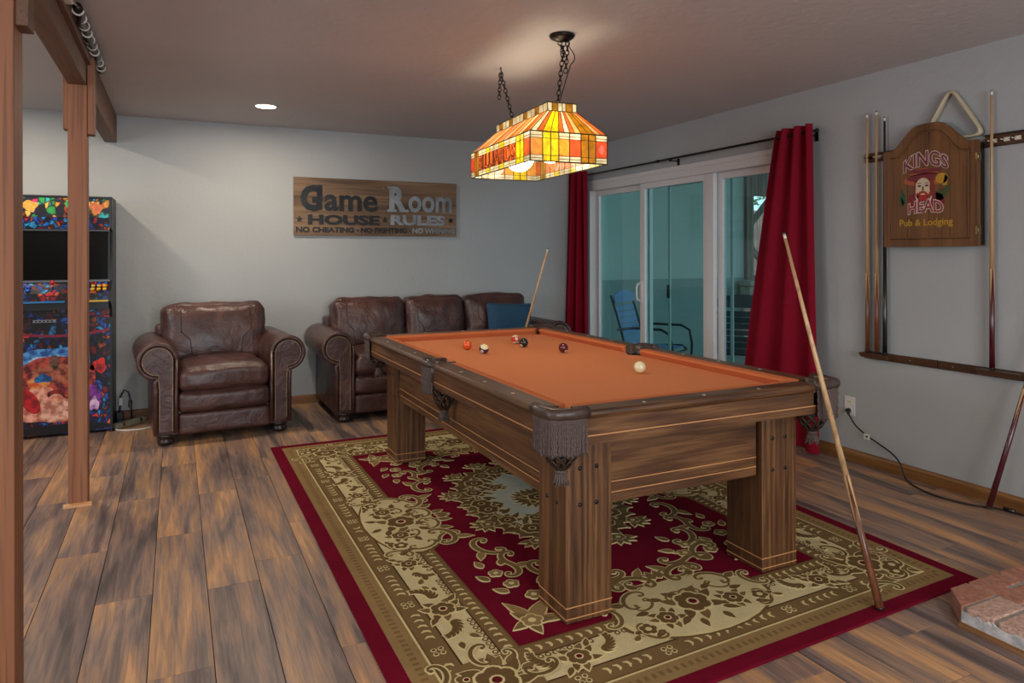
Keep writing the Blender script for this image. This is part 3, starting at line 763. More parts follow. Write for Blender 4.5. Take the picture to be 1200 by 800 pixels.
# ------------------------------------------------------------------ cues
def cue(label, butt, tip, butt_mat, shaft_mat, split=.32, group=None, wrap=None, points=True, rb=.0145, rt=.0062):
    b, t = Vector(butt), Vector(tip); d = t-b; L = d.length
    th = thing('pool_cue', label, 'pool cue', b, 0, group)
    at = lambda f: b+d*f; rad = lambda f: rb+(rt-rb)*f
    MB().tube([at(0), at(.006)], [rad(0)*.85, rad(0)], 14).build('bumper', M['black'], th)
    bo = MB().tube([at(.006), at(.15), at(split)], [rad(0), rad(.15), rad(split)], 14).build('butt', butt_mat, th)
    MB().tube([at(split), at(.75), at(.982)], [rad(split), rad(.75), rad(.982)], 14).build('shaft', shaft_mat, th)
    if points:
        mb = MB(); n1 = d.normalized().orthogonal().normalized(); n2 = d.normalized().cross(n1)
        for k in range(4):      # maple splice points running down into the butt
            a = PI/4+k*PI/2; vs = []; fs = []
            m = 6
            for i in range(m+1):
                f = split-(.13*i/m); w = .62*(1-i/m)
                for s_ in (-1, 0, 1):
                    aa = a+s_*w; vs.append(at(f)+(n1*math.cos(aa)+n2*math.sin(aa))*(rad(f)+.0005))
            for i in range(m):
                for j in (0, 1): fs.append((i*3+j, i*3+j+1, i*3+j+4, i*3+j+3))
            mb.add(vs, fs, 0, True)
        mb.build('splice_points', shaft_mat, bo)
    MB().tube([at(.982), at(.995)], [rad(.982), rad(.995)], 12).build('ferrule', M['ivory'], th)
    MB().tube([at(.995), at(1)], [rad(.995), rad(1)*.9], 12).build('tip', M['tip'], th)
    return th
cue('maple cue with brown butt leaning on the near right table corner', (2.332, 1.735, .014), (2.370, 2.22, 1.4125), M['cue_brown'], M['cue_maple'])
cue('pale cue leaning on the far end of the table before the blue pillow', (2.231, 4.885, .014), (2.413, 4.43, 1.366), M['cue_brown'], M['cue_maple'], rb=.013)
cue('maroon-butt cue leaning on the right wall at the photo edge', (3.765, 2.185, .014), (3.872, 1.86, 1.43), M['cue_maroon'], M['cue_maple'], .45)
XR = 3.868
G = 'cues upright in the wall rack'
def rack_cue(label, u, sz, bm_, sm_, split, **k): cue(label, (XR-.008, u, .7155), (XR-.008, u, sz), bm_, sm_, split, rb=.0135, **k)
rack_cue('leftmost cue in the wall rack, maple with a brown butt', 2.957, 2.19, M['cue_brown'], M['cue_maple'], .33, group=G)
rack_cue('second cue from the left in the wall rack, reddish brown butt', 2.893, 2.195, plain('cue_redbrown', '#6d3a22', .3), M['cue_maple'], .33, group=G)
rack_cue('all-black cue in the wall rack beside the dart cabinet', 2.838, 2.15, M['cue_black'], M['cue_black'], .4, group=G, points=False)
rack_cue('maroon-butt cue in the wall rack right of the dart cabinet', 2.222, 2.18, M['cue_maroon'], M['cue_maple'], .36, group=G)

# ------------------------------------------------------------------ wall cue rack
rk = thing('cue_rack', 'dark wooden two-rail cue rack screwed to the right wall', 'cue rack', (W-.01, 2.52, .68))
MB().box(W-.016, W-.001, 2.05, 2.525, .672, .718).build('back_rail', M['rack'], rk, bevel=.002)
MB().box(W-.016, W-.001, 2.531, 2.992, .672, .718).build('back_rail', M['rack'], rk, bevel=.002)
for (a, b) in ((2.80, 2.985), (2.07, 2.28)):
    mb = MB(); mb.prism([(0, 0), (.012, -.02), (.035, -.026), (.05, -.022), (.058, -.008), (.066, -.004), (.066, .004), (0, .004)], a, b, lambda u, v, h: (W-.014-u, h, .709+v)); mb.build('butt_shelf', M['rack'], rk)
MB().box(W-.013, W-.001, 2.80, 2.99, 1.888, 1.945).build('top_rail', M['rack'], rk, bevel=.002)
MB().box(W-.013, W-.001, 2.075, 2.27, 1.885, 1.945).build('top_rail', M['rack'], rk, bevel=.002)
MB().box(W-.03, W-.001, 2.06, 2.27, 1.944, 1.950).build('top_rail_lip', M['cab_side'], rk)
for y in (2.957, 2.893, 2.838, 2.222, 2.158, 2.105):
    mb = MB()
    mb.box(W-.018, W-.012, y-.014, y+.014, 1.905, 1.925)
    for s in (-1, 1): mb.tube([(W-.014, y+s*.012, 1.915), (W-.030, y+s*.014, 1.915), (W-.048, y+s*.012, 1.915)], .003, 6)
    mb.build('cue_clip', M['ivory'] if y < 2.9 else M['bronze'], rk)
for y in (2.69, 2.44): MB().tube([(W-.0175, y, .695), (W-.0155, y, .695)], .004, 8).build('screw', M['steel'], rk)

# ------------------------------------------------------------------ dart cabinet
YA, YB = 2.265, 2.812; XF = 3.814; ZC = 1.362; YM = (YA+YB)/2; HW = (YB-YA)/2
dc = thing('dart_cabinet', 'wooden dart cabinet with arched top and painted bearded pub emblem on the right wall', 'dart cabinet', (3.86, YM, ZC))
def top_prof(u):           # u in -1..1 -> height above shoulder
    a = abs(u)
    t = max(0, min(1, (.84-a)/.62)); return .125*(t*t*(3-2*t))**.9+.006*(1-min(1, a/.3)**2)
def outline(inset, n=36):
    hw = HW-inset; pts = [(-hw, inset), (hw, inset)]
    for i in range(n+1):
        u = 1-2*i/n; pts.append((u*hw, .565-inset+top_prof(u)))
    return pts
FN = lambda x: (lambda a, b, h: (x-h, YM-a, ZC+b))
MB().prism([(-HW+.012, .006), (HW-.012, .006), (HW-.012, .555), (-HW+.012, .555)], 0, W-.002-(XF+.022), lambda a, b, h: (XF+.022+h, YM-a, ZC+b)).build('case', M['cab_side'], dc, bevel=.003)
def ring(o1, o2, h0, h1, x, mb):
    n = len(o1); f = FN(x)
    vs = [f(a, b, h0) for a, b in o1]+[f(a, b, h0) for a, b in o2]+[f(a, b, h1) for a, b in o1]+[f(a, b, h1) for a, b in o2]
    fs = []
    for i in range(n):
        j = (i+1) % n; fs += [(i, j, n+j, n+i), (2*n+i, 3*n+i, 3*n+j, 2*n+j), (i, 2*n+i, 2*n+j, j), (n+i, n+j, 3*n+j, 3*n+i)]
    mb.add(vs, fs)
mb = MB(); ring(outline(0), outline(.042), -.022, 0, XF, mb); ring(outline(.044), outline(.052), -.022, .002, XF, mb)
fr_ = mb.build('door_frame', M['cab'], dc, bevel=.0015)
inn = outline(.05)
edges_u = [-HW+.05, -.125, .002, .122, HW-.05]
for i in range(4):
    a0, a1 = edges_u[i]+.0012, edges_u[i+1]-.0012; pl = [(a0, .05), (a1, .05)]
    for k in range(9):
        a = a1+(a0-a1)*k/8; pl.append((a, .515+top_prof(a/(HW-.05))))
    MB().prism(pl, -.02, -.004, FN(XF)).build('panel_board', M['cab'], dc)
MB().prism(inn, -.0215, -.02, FN(XF)).build('backing', M['cab_side'], dc)
for z in (.085, .475):
    mb = MB(); mb.box(XF-.002, XF+.024, YA-.002, YA+.012, ZC+z-.022, ZC+z+.022); mb.tube([(XF-.003, YA-.003, ZC+z-.024), (XF-.003, YA-.003, ZC+z+.024)], .0035, 8); mb.build('hinge', M['brass'], dc)
# painting, as thin paint layers on the boards
pf_ = FN(XF+.004); PX = -.018
def paint(name, polys, col, h, rough=.6):
    mb = MB()
    for pl in polys: mb.prism([(a+PX, b-ZC) for a, b in pl], h-.0006, h, pf_)
    return mb.build(name, plain('paint_'+name, col, rough), dc)
def ell(cx, cy, rx, ry, n=24, a0=0, a1=360): return [(cx+rx*math.cos(R(a0+(a1-a0)*i/n)), cy+ry*math.sin(R(a0+(a1-a0)*i/n))) for i in range(n+(0 if a1-a0 == 360 else 1))]
def arc_text(s, size, cx, cy, arch, off, spacing=1.0, slant=0):
    g = text_geo(s, size, off, 'CENTER', spacing); hw = max(abs(v[0]) for v in g[0]) or 1
    return ([(v[0]+cx+PX, v[1]*(1+.25*(1-(v[0]/hw)**2) if arch else 1)+cy-ZC+arch*(1-(v[0]/hw)**2)+slant*v[0]) for v in g[0]], g[1], g[2])
def ptext(name, s, size, cx, cy, col, arch=0, off=.001, out=None, spacing=1.0):
    if out:
        mb = MB(); add_text(mb, arc_text(s, size, cx, cy, arch, off+.0035, spacing), pf_, .0003, .0012); mb.build(name+'_outline', plain('paint_o_'+name, out, .6), dc)
    mb = MB(); add_text(mb, arc_text(s, size, cx, cy, arch, off, spacing), pf_, .0003, .0018); mb.build(name, plain('paint_t_'+name, col, .6), dc)
paint('hat', [ell(0, 1.742, .128, .036, 30), ell(-.01, 1.765, .085, .042, 20)], '#a5502c', .0008)
paint('hat_band', [ell(0, 1.752, .112, .020, 24), ell(.0, 1.79, .10, .012, 20)], '#6f2028', .0011)
paint('feather', [ell(.095, 1.74, .035, .03, 16), [(.10, 1.70), (.125, 1.70), (.132, 1.74), (.115, 1.76)]], '#b5831f', .0013)
paint('leaves_left', [[(-.145, 1.70), (-.12, 1.66), (-.115, 1.62), (-.135, 1.60), (-.145, 1.64)], [(-.155, 1.66), (-.13, 1.63), (-.13, 1.60), (-.15, 1.61)]], '#1f4a30', .0006)
paint('leaves_right', [[(.06, 1.66), (.15, 1.71), (.13, 1.66), (.10, 1.62), (.065, 1.62)]], '#38491f', .0006)
paint('collar', [[(-.10, 1.655), (-.06, 1.67), (-.02, 1.60), (.02, 1.60), (.055, 1.67), (.10, 1.65), (.115, 1.60), (.02, 1.585), (-.10, 1.585)]], '#7a1c24', .0006)
paint('ruff', [[(-.06, 1.66), (-.02, 1.595), (.0, 1.59), (.045, 1.66), (.03, 1.61), (-.005, 1.575), (-.045, 1.61)]], '#cfc4ae', .0010)
paint('face', [ell(-.012, 1.692, .047, .060, 24)], '#cbb396', .0012)
paint('hair', [ell(.040, 1.695, .014, .05, 14), ell(-.06, 1.70, .006, .03, 10)], '#7a2c1e', .0014)
paint('beard', [ell(-.014, 1.648, .033, .030, 18), [(-.05, 1.67), (-.042, 1.67), (-.035, 1.64), (-.045, 1.64)], [(.025, 1.67), (.033, 1.67), (.022, 1.635), (.012, 1.64)]], '#a32820', .0016)
paint('eyes', [ell(-.033, 1.707, .011, .006, 10), ell(.010, 1.707, .011, .006, 10), ell(-.033, 1.722, .014, .0025, 10), ell(.010, 1.722, .014, .0025, 10), [(-.014, 1.705), (-.009, 1.705), (-.006, 1.68), (-.018, 1.68)]], '#4a4038', .0018)
paint('mouth', [ell(-.013, 1.660, .015, .004, 12)], '#d8c4a4', .0019)
ptext('lettering', 'KINGS', .092, .0, 1.788, '#6c2230', .035, .001, '#c8b0a6')
ptext('lettering', 'HEAD', .080, .0, 1.548, '#8a2430', .012, .001, '#cdbcb0')
ptext('lettering', 'Pub & Lodging', .054, .0, 1.482, '#b58a1e', 0, .0006)

# rack triangle hanging over the cabinet
tri = [(2.437, 2.240), (2.262, 1.955), (2.608, 1.960)]
pts = []
for i in range(3):
    p0, p1, p2_ = (Vector(tri[i-1]), Vector(tri[i]), Vector(tri[(i+1) % 3])); r = .022
    a = p1+(p0-p1).normalized()*r*2.6; b = p1+(p2_-p1).normalized()*r*2.6
    for k in range(6):
        t = k/5; q_ = a*(1-t)**2+p1*2*t*(1-t)+b*t*t; pts.append(q_)
dense = []
for i in range(len(pts)):
    a, b = pts[i], pts[(i+1) % len(pts)]; n = max(1, int((b-a).length/.03))
    for k in range(n): dense.append(a.lerp(b, k/n))
mb = MB(); n = len(dense); cen = sum(dense, Vector((0, 0)))/n; vs = []
for p_ in dense:
    dr = (p_-cen).normalized(); 
    for (o_, x) in ((-.008, W-.004), (.008, W-.004), (.008, W-.046), (-.008, W-.046)): q_ = p_+dr*o_; vs.append((x, q_.x, q_.y))
fs = [(i*4+j, i*4+(j+1) % 4, ((i+1) % n)*4+(j+1) % 4, ((i+1) % n)*4+j) for i in range(n) for j in range(4)]
mb.add(vs, fs, 0, True); o = mb.build('ball_rack', plain('ivory_plastic', '#b8aa90', .4), None, center=True)
tag(o, 'ivory plastic triangle ball rack hanging above the dart cabinet', 'ball rack')

# ------------------------------------------------------------------ wall sign
SX0, SX1, SZ0, SZ1 = .935, 2.467, 1.494, 2.012
sg = thing('wall_sign', 'wide rustic wooden Game Room house rules sign on the back wall', 'sign', ((SX0+SX1)/2, D-.02, SZ0))
M['sign'] = wood('sign_wood', '#4a3522', '#735840', '#8a6e52', 'X', .8, .65)
hs = [0, .17, .345, .518]
for i in range(3): MB().box(SX0, SX1, D-.026, D-.004, SZ0+hs[i]+.0006, SZ0+hs[i+1]-.0006).build('board', M['sign'], sg, bevel=.002)
M['letter'] = plain('dark_metal_letter', '#2b2b2c', .38, .75, noise=.3, nscale=8)
M['letter_lit'] = plain('lit_metal_letter', '#8f9599', .30, .9, noise=.3, nscale=8)  # same letter metal, coloured lighter for the reflection on the right-hand words
def sign_text(s, x0, x1, z0, z1, off, mat, serif=False):
    g = text_geo(s, .2, off, 'LEFT'); xs = [v[0] for v in g[0]]; ys = [v[1] for v in g[0]]
    mx, Mx, my, My = min(xs), max(xs), min(ys), max(ys)
    vv = [(x0+(a-mx)/(Mx-mx)*(x1-x0), z0+(b-my)/(My-my)*(z1-z0)) for a, b in g[0]]
    mb = MB(); f = lambda a, b, h: (a, D-.026-h, b)
    add_text(mb, (vv, g[1], g[2]), f, -.001, .006)
    if serif:
        for (a0, a1, b0, b1) in serif: mb.prism([(a0, b0), (a1, b0), (a1, b1), (a0, b1)], -.001, .0066, f)
    mb.build('lettering', mat, sg)
def sp(x): return SX0+(x-80)/1032*(SX1-SX0)
def sz(f): return SZ1-f*(SZ1-SZ0)
sign_text('G', sp(118), sp(245), sz(.58), sz(.13), .010, M['letter'], [(sp(215), sp(245), sz(.32), sz(.13)), (sp(190), sp(252), sz(.40), sz(.36))])
sign_text('ame', sp(258), sp(585), sz(.57), sz(.285), .005, M['letter'])
sign_text('R', sp(660), sp(772), sz(.56), sz(.10), .012, M['letter_lit'], [(sp(648), sp(708), sz(.56), sz(.515)), (sp(648), sp(690), sz(.14), sz(.10)), (sp(745), sp(785), sz(.56), sz(.515))])
sign_text('oom', sp(785), sp(1080), sz(.56), sz(.26), .005, M['letter_lit'])
sign_text('HOUSE', sp(162), sp(598), sz(.81), sz(.635), .009, M['letter'])
sign_text('RULES', sp(668), sp(1035), sz(.80), sz(.61), .009, M['letter_lit'])
sign_text('NO CHEATING', sp(92), sp(437), sz(.945), sz(.85), .006, M['letter'])
sign_text('NO FIGHTING', sp(480), sp(775), sz(.945), sz(.85), .006, M['letter'])
sign_text('NO WHINING', sp(812), sp(1100), sz(.945), sz(.85), .006, M['letter_lit'])
mb = MB()
for (cx, cz, r) in ((sp(112), sz(.72), .03), (sp(632), sz(.71), .03), (sp(1072), sz(.70), .03), (sp(460), sz(.9), .010), (sp(793), sz(.9), .010)):
    mb.prism([(cx+(r if k % 2 == 0 else r*.42)*math.sin(PI*k/5), cz+(r if k % 2 == 0 else r*.42)*math.cos(PI*k/5)) for k in range(10)], -.001, .006, lambda a, b, h: (a, D-.026-h, b))
mb.build('star', M['letter'], sg)
MB().sphere((sp(620), D-.027, sz(.14)), .006, 10).build('screw', M['steel'], sg)

# ------------------------------------------------------------------ billiard lamp
LC = Vector((1.79, 3.45)); LR = R(-3); LX, LY = .215, .432; LZ0, LZ1, LZ2, LZ3 = 1.780, 1.926, 2.048, 2.092; KX, KY = .082, .352
lp = thing('billiard_lamp', 'long stained glass BILLIARDS lamp hanging on chains over the pool table', 'lamp', (LC.x, LC.y, LZ0))
def LW(x, y, z): c, s = math.cos(LR), math.sin(LR); return Vector((LC.x+c*x-s*y, LC.y+s*x+c*y, z))
came = MB()
def quadP(a, b, c, d):       # a bottom-left, b bottom-right, c top-right, d top-left (seen from outside)
    a, b, c, d = map(Vector, (a, b, c, d)); nrm = (b-a).cross(d-a).normalized()
    return (lambda s, t: (a*(1-s)+b*s)*(1-t)+(d*(1-s)+c*s)*t), nrm
def pane(P, nrm, s0, s1, t0, t1, mat):
    g = .0012
    q_ = [P(s0, t0), P(s1, t0), P(s1, t1), P(s0, t1)]
    h = nrm*.0012
    mb = MB(); mb.add([p+h for p in q_]+[p-h for p in q_], [(0, 1, 2, 3), (7, 6, 5, 4), (0, 4, 5, 1), (1, 5, 6, 2), (2, 6, 7, 3), (3, 7, 4, 0)])
    mb.build('glass_pane', M[mat], lp)
def bar(p, q, r=.0026): came.tube([p, q], r, 6)
def face_grid(P, nrm, cols, split=()):
    """cols: list of (s0, s1, [(t0,t1,mat),...])"""
    for (s0, s1, rows) in cols:
        for (t0, t1, mt) in rows:
            pane(P, nrm, s0, s1, t0, t1, mt); bar(P(s0, t0), P(s1, t0), .0018)
        bar(P(s0, 0), P(s0, 1)); bar(P(s1, 0), P(s1, 1))
    bar(P(0, 0), P(1, 0), .0034); bar(P(0, 1), P(1, 1), .0034)
def rows3(mid, edge='g_cream'): return [(0, .10, edge), (.10, .2, edge), (.2, .78, mid), (.78, .87, edge), (.87, 1, edge)]
def colrow(m): return [(0, .2, m), (.2, .78, m), (.78, 1, m)]
corn = [(-LX, -LY), (LX, -LY), (LX, LY), (-LX, LY)]; kor = [(-KX, -KY), (KX, -KY), (KX, KY), (-KX, KY)]
for i in range(4):
    (xa, ya), (xb, yb) = corn[i], corn[(i+1) % 4]
    P, nrm = quadP(LW(xa, ya, LZ0), LW(xb, yb, LZ0), LW(xb, yb, LZ1), LW(xa, ya, LZ1))
    (ka, kb), (kc, kd) = kor[i], kor[(i+1) % 4]
    Q, qn = quadP(LW(xa, ya, LZ1), LW(xb, yb, LZ1), LW(kc, kd, LZ2), LW(ka, kb, LZ2))
    K, kn = quadP(LW(ka, kb, LZ2), LW(kc, kd, LZ2), LW(kc, kd, LZ3), LW(ka, kb, LZ3))
    if i in (0, 2):
        face_grid(P, nrm, [(0, .155, rows3('g_amber')), (.155, .257, colrow('g_yellow')), (.257, .36, colrow('g_yellow')), (.36, .50, rows3('g_amber')), (.50, .65, rows3('g_red')), (.65, .75, colrow('g_ochre')), (.75, .845, colrow('g_ochre')), (.845, 1, rows3('g_red'))])
        cs = [0, .08, .155, .257, .36, .43, .50, .57, .65, .75, .845, .92, 1]; mt = ['g_cream', 'g_orange', 'g_yellow', 'g_yellow', 'g_orange', 'g_cream', 'g_orange', 'g_peach', 'g_ochre', 'g_ochre', 'g_peach', 'g_orange']
        for a, b, m in zip(cs, cs[1:], mt): pane(Q, qn, a, b, 0, 1, m); bar(Q(a, 0), Q(a, 1), .0022)
        bar(Q(1, 0), Q(1, 1), .003)
        cs = [0, .15, .35, .5, .62, .85, 1]; mt = ['g_cream', 'g_ochre', 'g_cream', 'g_cream', 'g_ochre', 'g_cream']
        # billiard ball and cue motif
        mb = MB(); mb.prism([(.92+.035*math.cos(R(a)), .5+.16*math.sin(R(a))) for a in range(0, 360, 30)], -.002, .0022, lambda a, b, h: P(a, b)+nrm*h); mb.build('ball_motif', M['g_cream'], lp)
    else:
        flip = False
        c_ = [(0, .075, rows3('g_red')), (.075, .115, colrow('g_ochre')), (.115, .155, colrow('g_ochre'))]
        xs = [.155, .227, .30, .37, .445, .53, .61, .70, .80]
        for k in range(8):
            ed = 'g_yellow' if k in (2, 5) else 'g_cream'
            c_.append((xs[k], xs[k+1], rows3('g_orange', ed)))
        c_ += [(.80, .858, colrow('g_yellow')), (.858, .915, colrow('g_yellow')), (.915, 1, rows3('g_orange'))]
        if i == 1: c_ = [(1-b, 1-a, r) for a, b, r in c_][::-1]
        face_grid(P, nrm, c_)
        n = 22
        mts = ['g_peach', 'g_orange', 'g_cream', 'g_orange', 'g_ochre', 'g_peach', 'g_orange', 'g_cream', 'g_ochre', 'g_orange', 'g_peach']
        for k in range(n): pane(Q, qn, k/n, (k+1)/n, 0, 1, mts[k % 11]); bar(Q(k/n, 0), Q(k/n, 1), .002)
        cs = [0]+[(k+1)/14 for k in range(14)]; mt = ['g_cream', 'g_ochre', 'g_cream', 'g_cream', 'g_ochre', 'g_cream', 'g_cream']*2
        g = text_geo('BILLIARDS', .1, .0012, 'LEFT', 1.12); xs_ = [v[0] for v in g[0]]; ys_ = [v[1] for v in g[0]]
        vv = [(.165+(a-min(xs_))/(max(xs_)-min(xs_))*.625, .215+(b-min(ys_))/(max(ys_)-min(ys_))*.55) for a, b in g[0]]
        if i == 1: vv = [(a+.045, b) for a, b in vv]
        mb = MB()
        for e0, e1 in g[2]: mb.tube([P(*vv[e0])+nrm*.0042, P(*vv[e1])+nrm*.0042], .0021, 4, caps=False)
        mb.build('lettering_outline', M['came'], lp)
        mb = MB(); add_text(mb, (vv, g[1], g[2]), lambda a, b, h: P(a, b)+nrm*h, -.0036, .0042); mb.build('lettering', M['lampletter'], lp, label='cream letters reading BILLIARDS')
    for a, b, m in zip(cs, cs[1:], mt): pane(K, kn, a, b, 0, 1, m); bar(K(a, 0), K(a, 1), .0024)
    bar(K(0, 0), K(1, 0), .003); bar(K(0, 1), K(1, 1), .0034)
came.build('lead_came', M['came'], lp)
fr2 = MB()
for y in (-.20, .20): fr2.tube([LW(-KX, y, LZ3-.01), LW(KX, y, LZ3-.01)], .005, 6)
fr2.tube([LW(0, -KY, LZ3-.01), LW(0, KY, LZ3-.01)], .005, 6); fr2.build('support_bar', M['bronze'], lp)
for y in (-.22, .20):
    c = LW(0, y, 1.888); o = MB().sphere(c, .085, 28).build('globe', M['globe'], lp)
    MB().tube([c+Vector((0, 0, .075)), c+Vector((0, 0, .19))], .018, 12).build('socket', M['bronze'], o)
def chain(p, q, n, size=.018, name='chain', par=None):
    p, q = Vector(p), Vector(q); d = (q-p); t = d.normalized(); n1 = t.orthogonal().normalized(); n2 = t.cross(n1); mb = MB()
    step = d.length/n
    for k in range(n):
        c = p+d*((k+.5)/n); u = n1 if k % 2 else n2; pts = []
        for j in range(14):
            a = 2*PI*j/14; pts.append(c+t*math.cos(a)*step*.66+u*math.sin(a)*size*.55)
        mb.tube(pts, .0026, 6, closed=True)
    return mb.build(name, M['bronze'], par or lp)
chA, chB = Vector((1.775, 3.105, H)), Vector((1.752, 3.80, H))
MB().lathe([(.0, -.001), (.062, -.001), (.066, -.008), (.058, -.018), (.03, -.030), (.012, -.036), (.0, -.036)], chA, 28).build('canopy', M['bronze'], lp)
chain(chA+Vector((.005, -.01, -.035)), LW(0, -.30, LZ3), 13)
chain(chA+Vector((.035, 0, -.03)), chA+Vector((.02, .0, -.19)), 7); chain(chA+Vector((-.01, .01, -.03)), chA+Vector((.02, 0, -.13)), 5)
MB().tube([chA+Vector((.03, .0, -.02))]+[chA+Vector((.045+.03*math.sin(a), .0, -.06-.035*(a/1.2))) for a in (0, .6, 1.2, 1.8, 2.4, 3.0)]+[LW(0.005, -.30, LZ3)], .0025, 6).build('power_cord', M['bronze'], lp)
MB().tube([chB, chB+Vector((0, 0, -.02)), chB+Vector((.012, 0, -.035)), chB+Vector((0, 0, -.045)), chB+Vector((-.008, 0, -.036))], .004, 8).build('ceiling_hook', M['bronze'], lp)
chain(chB+Vector((0, 0, -.035)), LW(0, .28, LZ3), 13); chain(chB+Vector((-.004, 0, -.035)), chB+Vector((-.012, 0, -.19)), 7)

# ================================================================== LEATHER SEATING
from mathutils import noise as mn
def cushion(cx, cy, cz, sx, sy, sz, r=.04, puff=(0, 0, .03), n=14, wr=.004, seed=0, tilt=0, crown=0.0):
    """soft rounded box (half sizes sx, sy, sz) centred at c"""
    mb = MB(); vs = []; fs = []; idx = {}
    def P(u, v, w):
        k = (round(u, 4), round(v, 4), round(w, 4))
        if k in idx: return idx[k]
        p = Vector((u*sx, v*sy, w*sz)); q = Vector((max(-sx+r, min(sx-r, p.x)), max(-sy+r, min(sy-r, p.y)), max(-sz+r, min(sz-r, p.z))))
        d = p-q
        if d.length > 1e-6: p = q+d.normalized()*r
        fx, fy, fz = (1-abs(u)**3), (1-abs(v)**3), (1-abs(w)**3)
        p += Vector((math.copysign(puff[0]*fy*fz*abs(u)**2, u), math.copysign(puff[1]*fx*fz*abs(v)**2, v), math.copysign(puff[2]*fx*fy*abs(w)**2, w)))
        nv = mn.fractal(Vector((p.x*9+seed*3.1, p.y*9, p.z*9)), 1.0, 2.0, 4); nd = Vector((u, v, w)).normalized()
        p += nd*nv*wr*2
        p.z += crown*(1-u*u) if w > 0 else 0
        p = Matrix.Rotation(tilt, 3, 'X') @ p
        idx[k] = len(vs); vs.append(p+Vector((cx, cy, cz))); return idx[k]
    g = [-math.cos(PI*i/n) for i in range(n+1)]; g = [.5*a+.5*(-1+2*i/n) for i, a in enumerate(g)]
    for ax in range(3):
        for s_ in (-1, 1):
            for i in range(n):
                for j in range(n):
                    c = []
                    for (a, b) in ((g[i], g[j]), (g[i+1], g[j]), (g[i+1], g[j+1]), (g[i], g[j+1])):
                        uvw = [a, b]; uvw.insert(ax, s_); c.append(P(*uvw))
                    fs.append(c if s_ > 0 else c[::-1])
    return mb.add(vs, fs, 0, True)
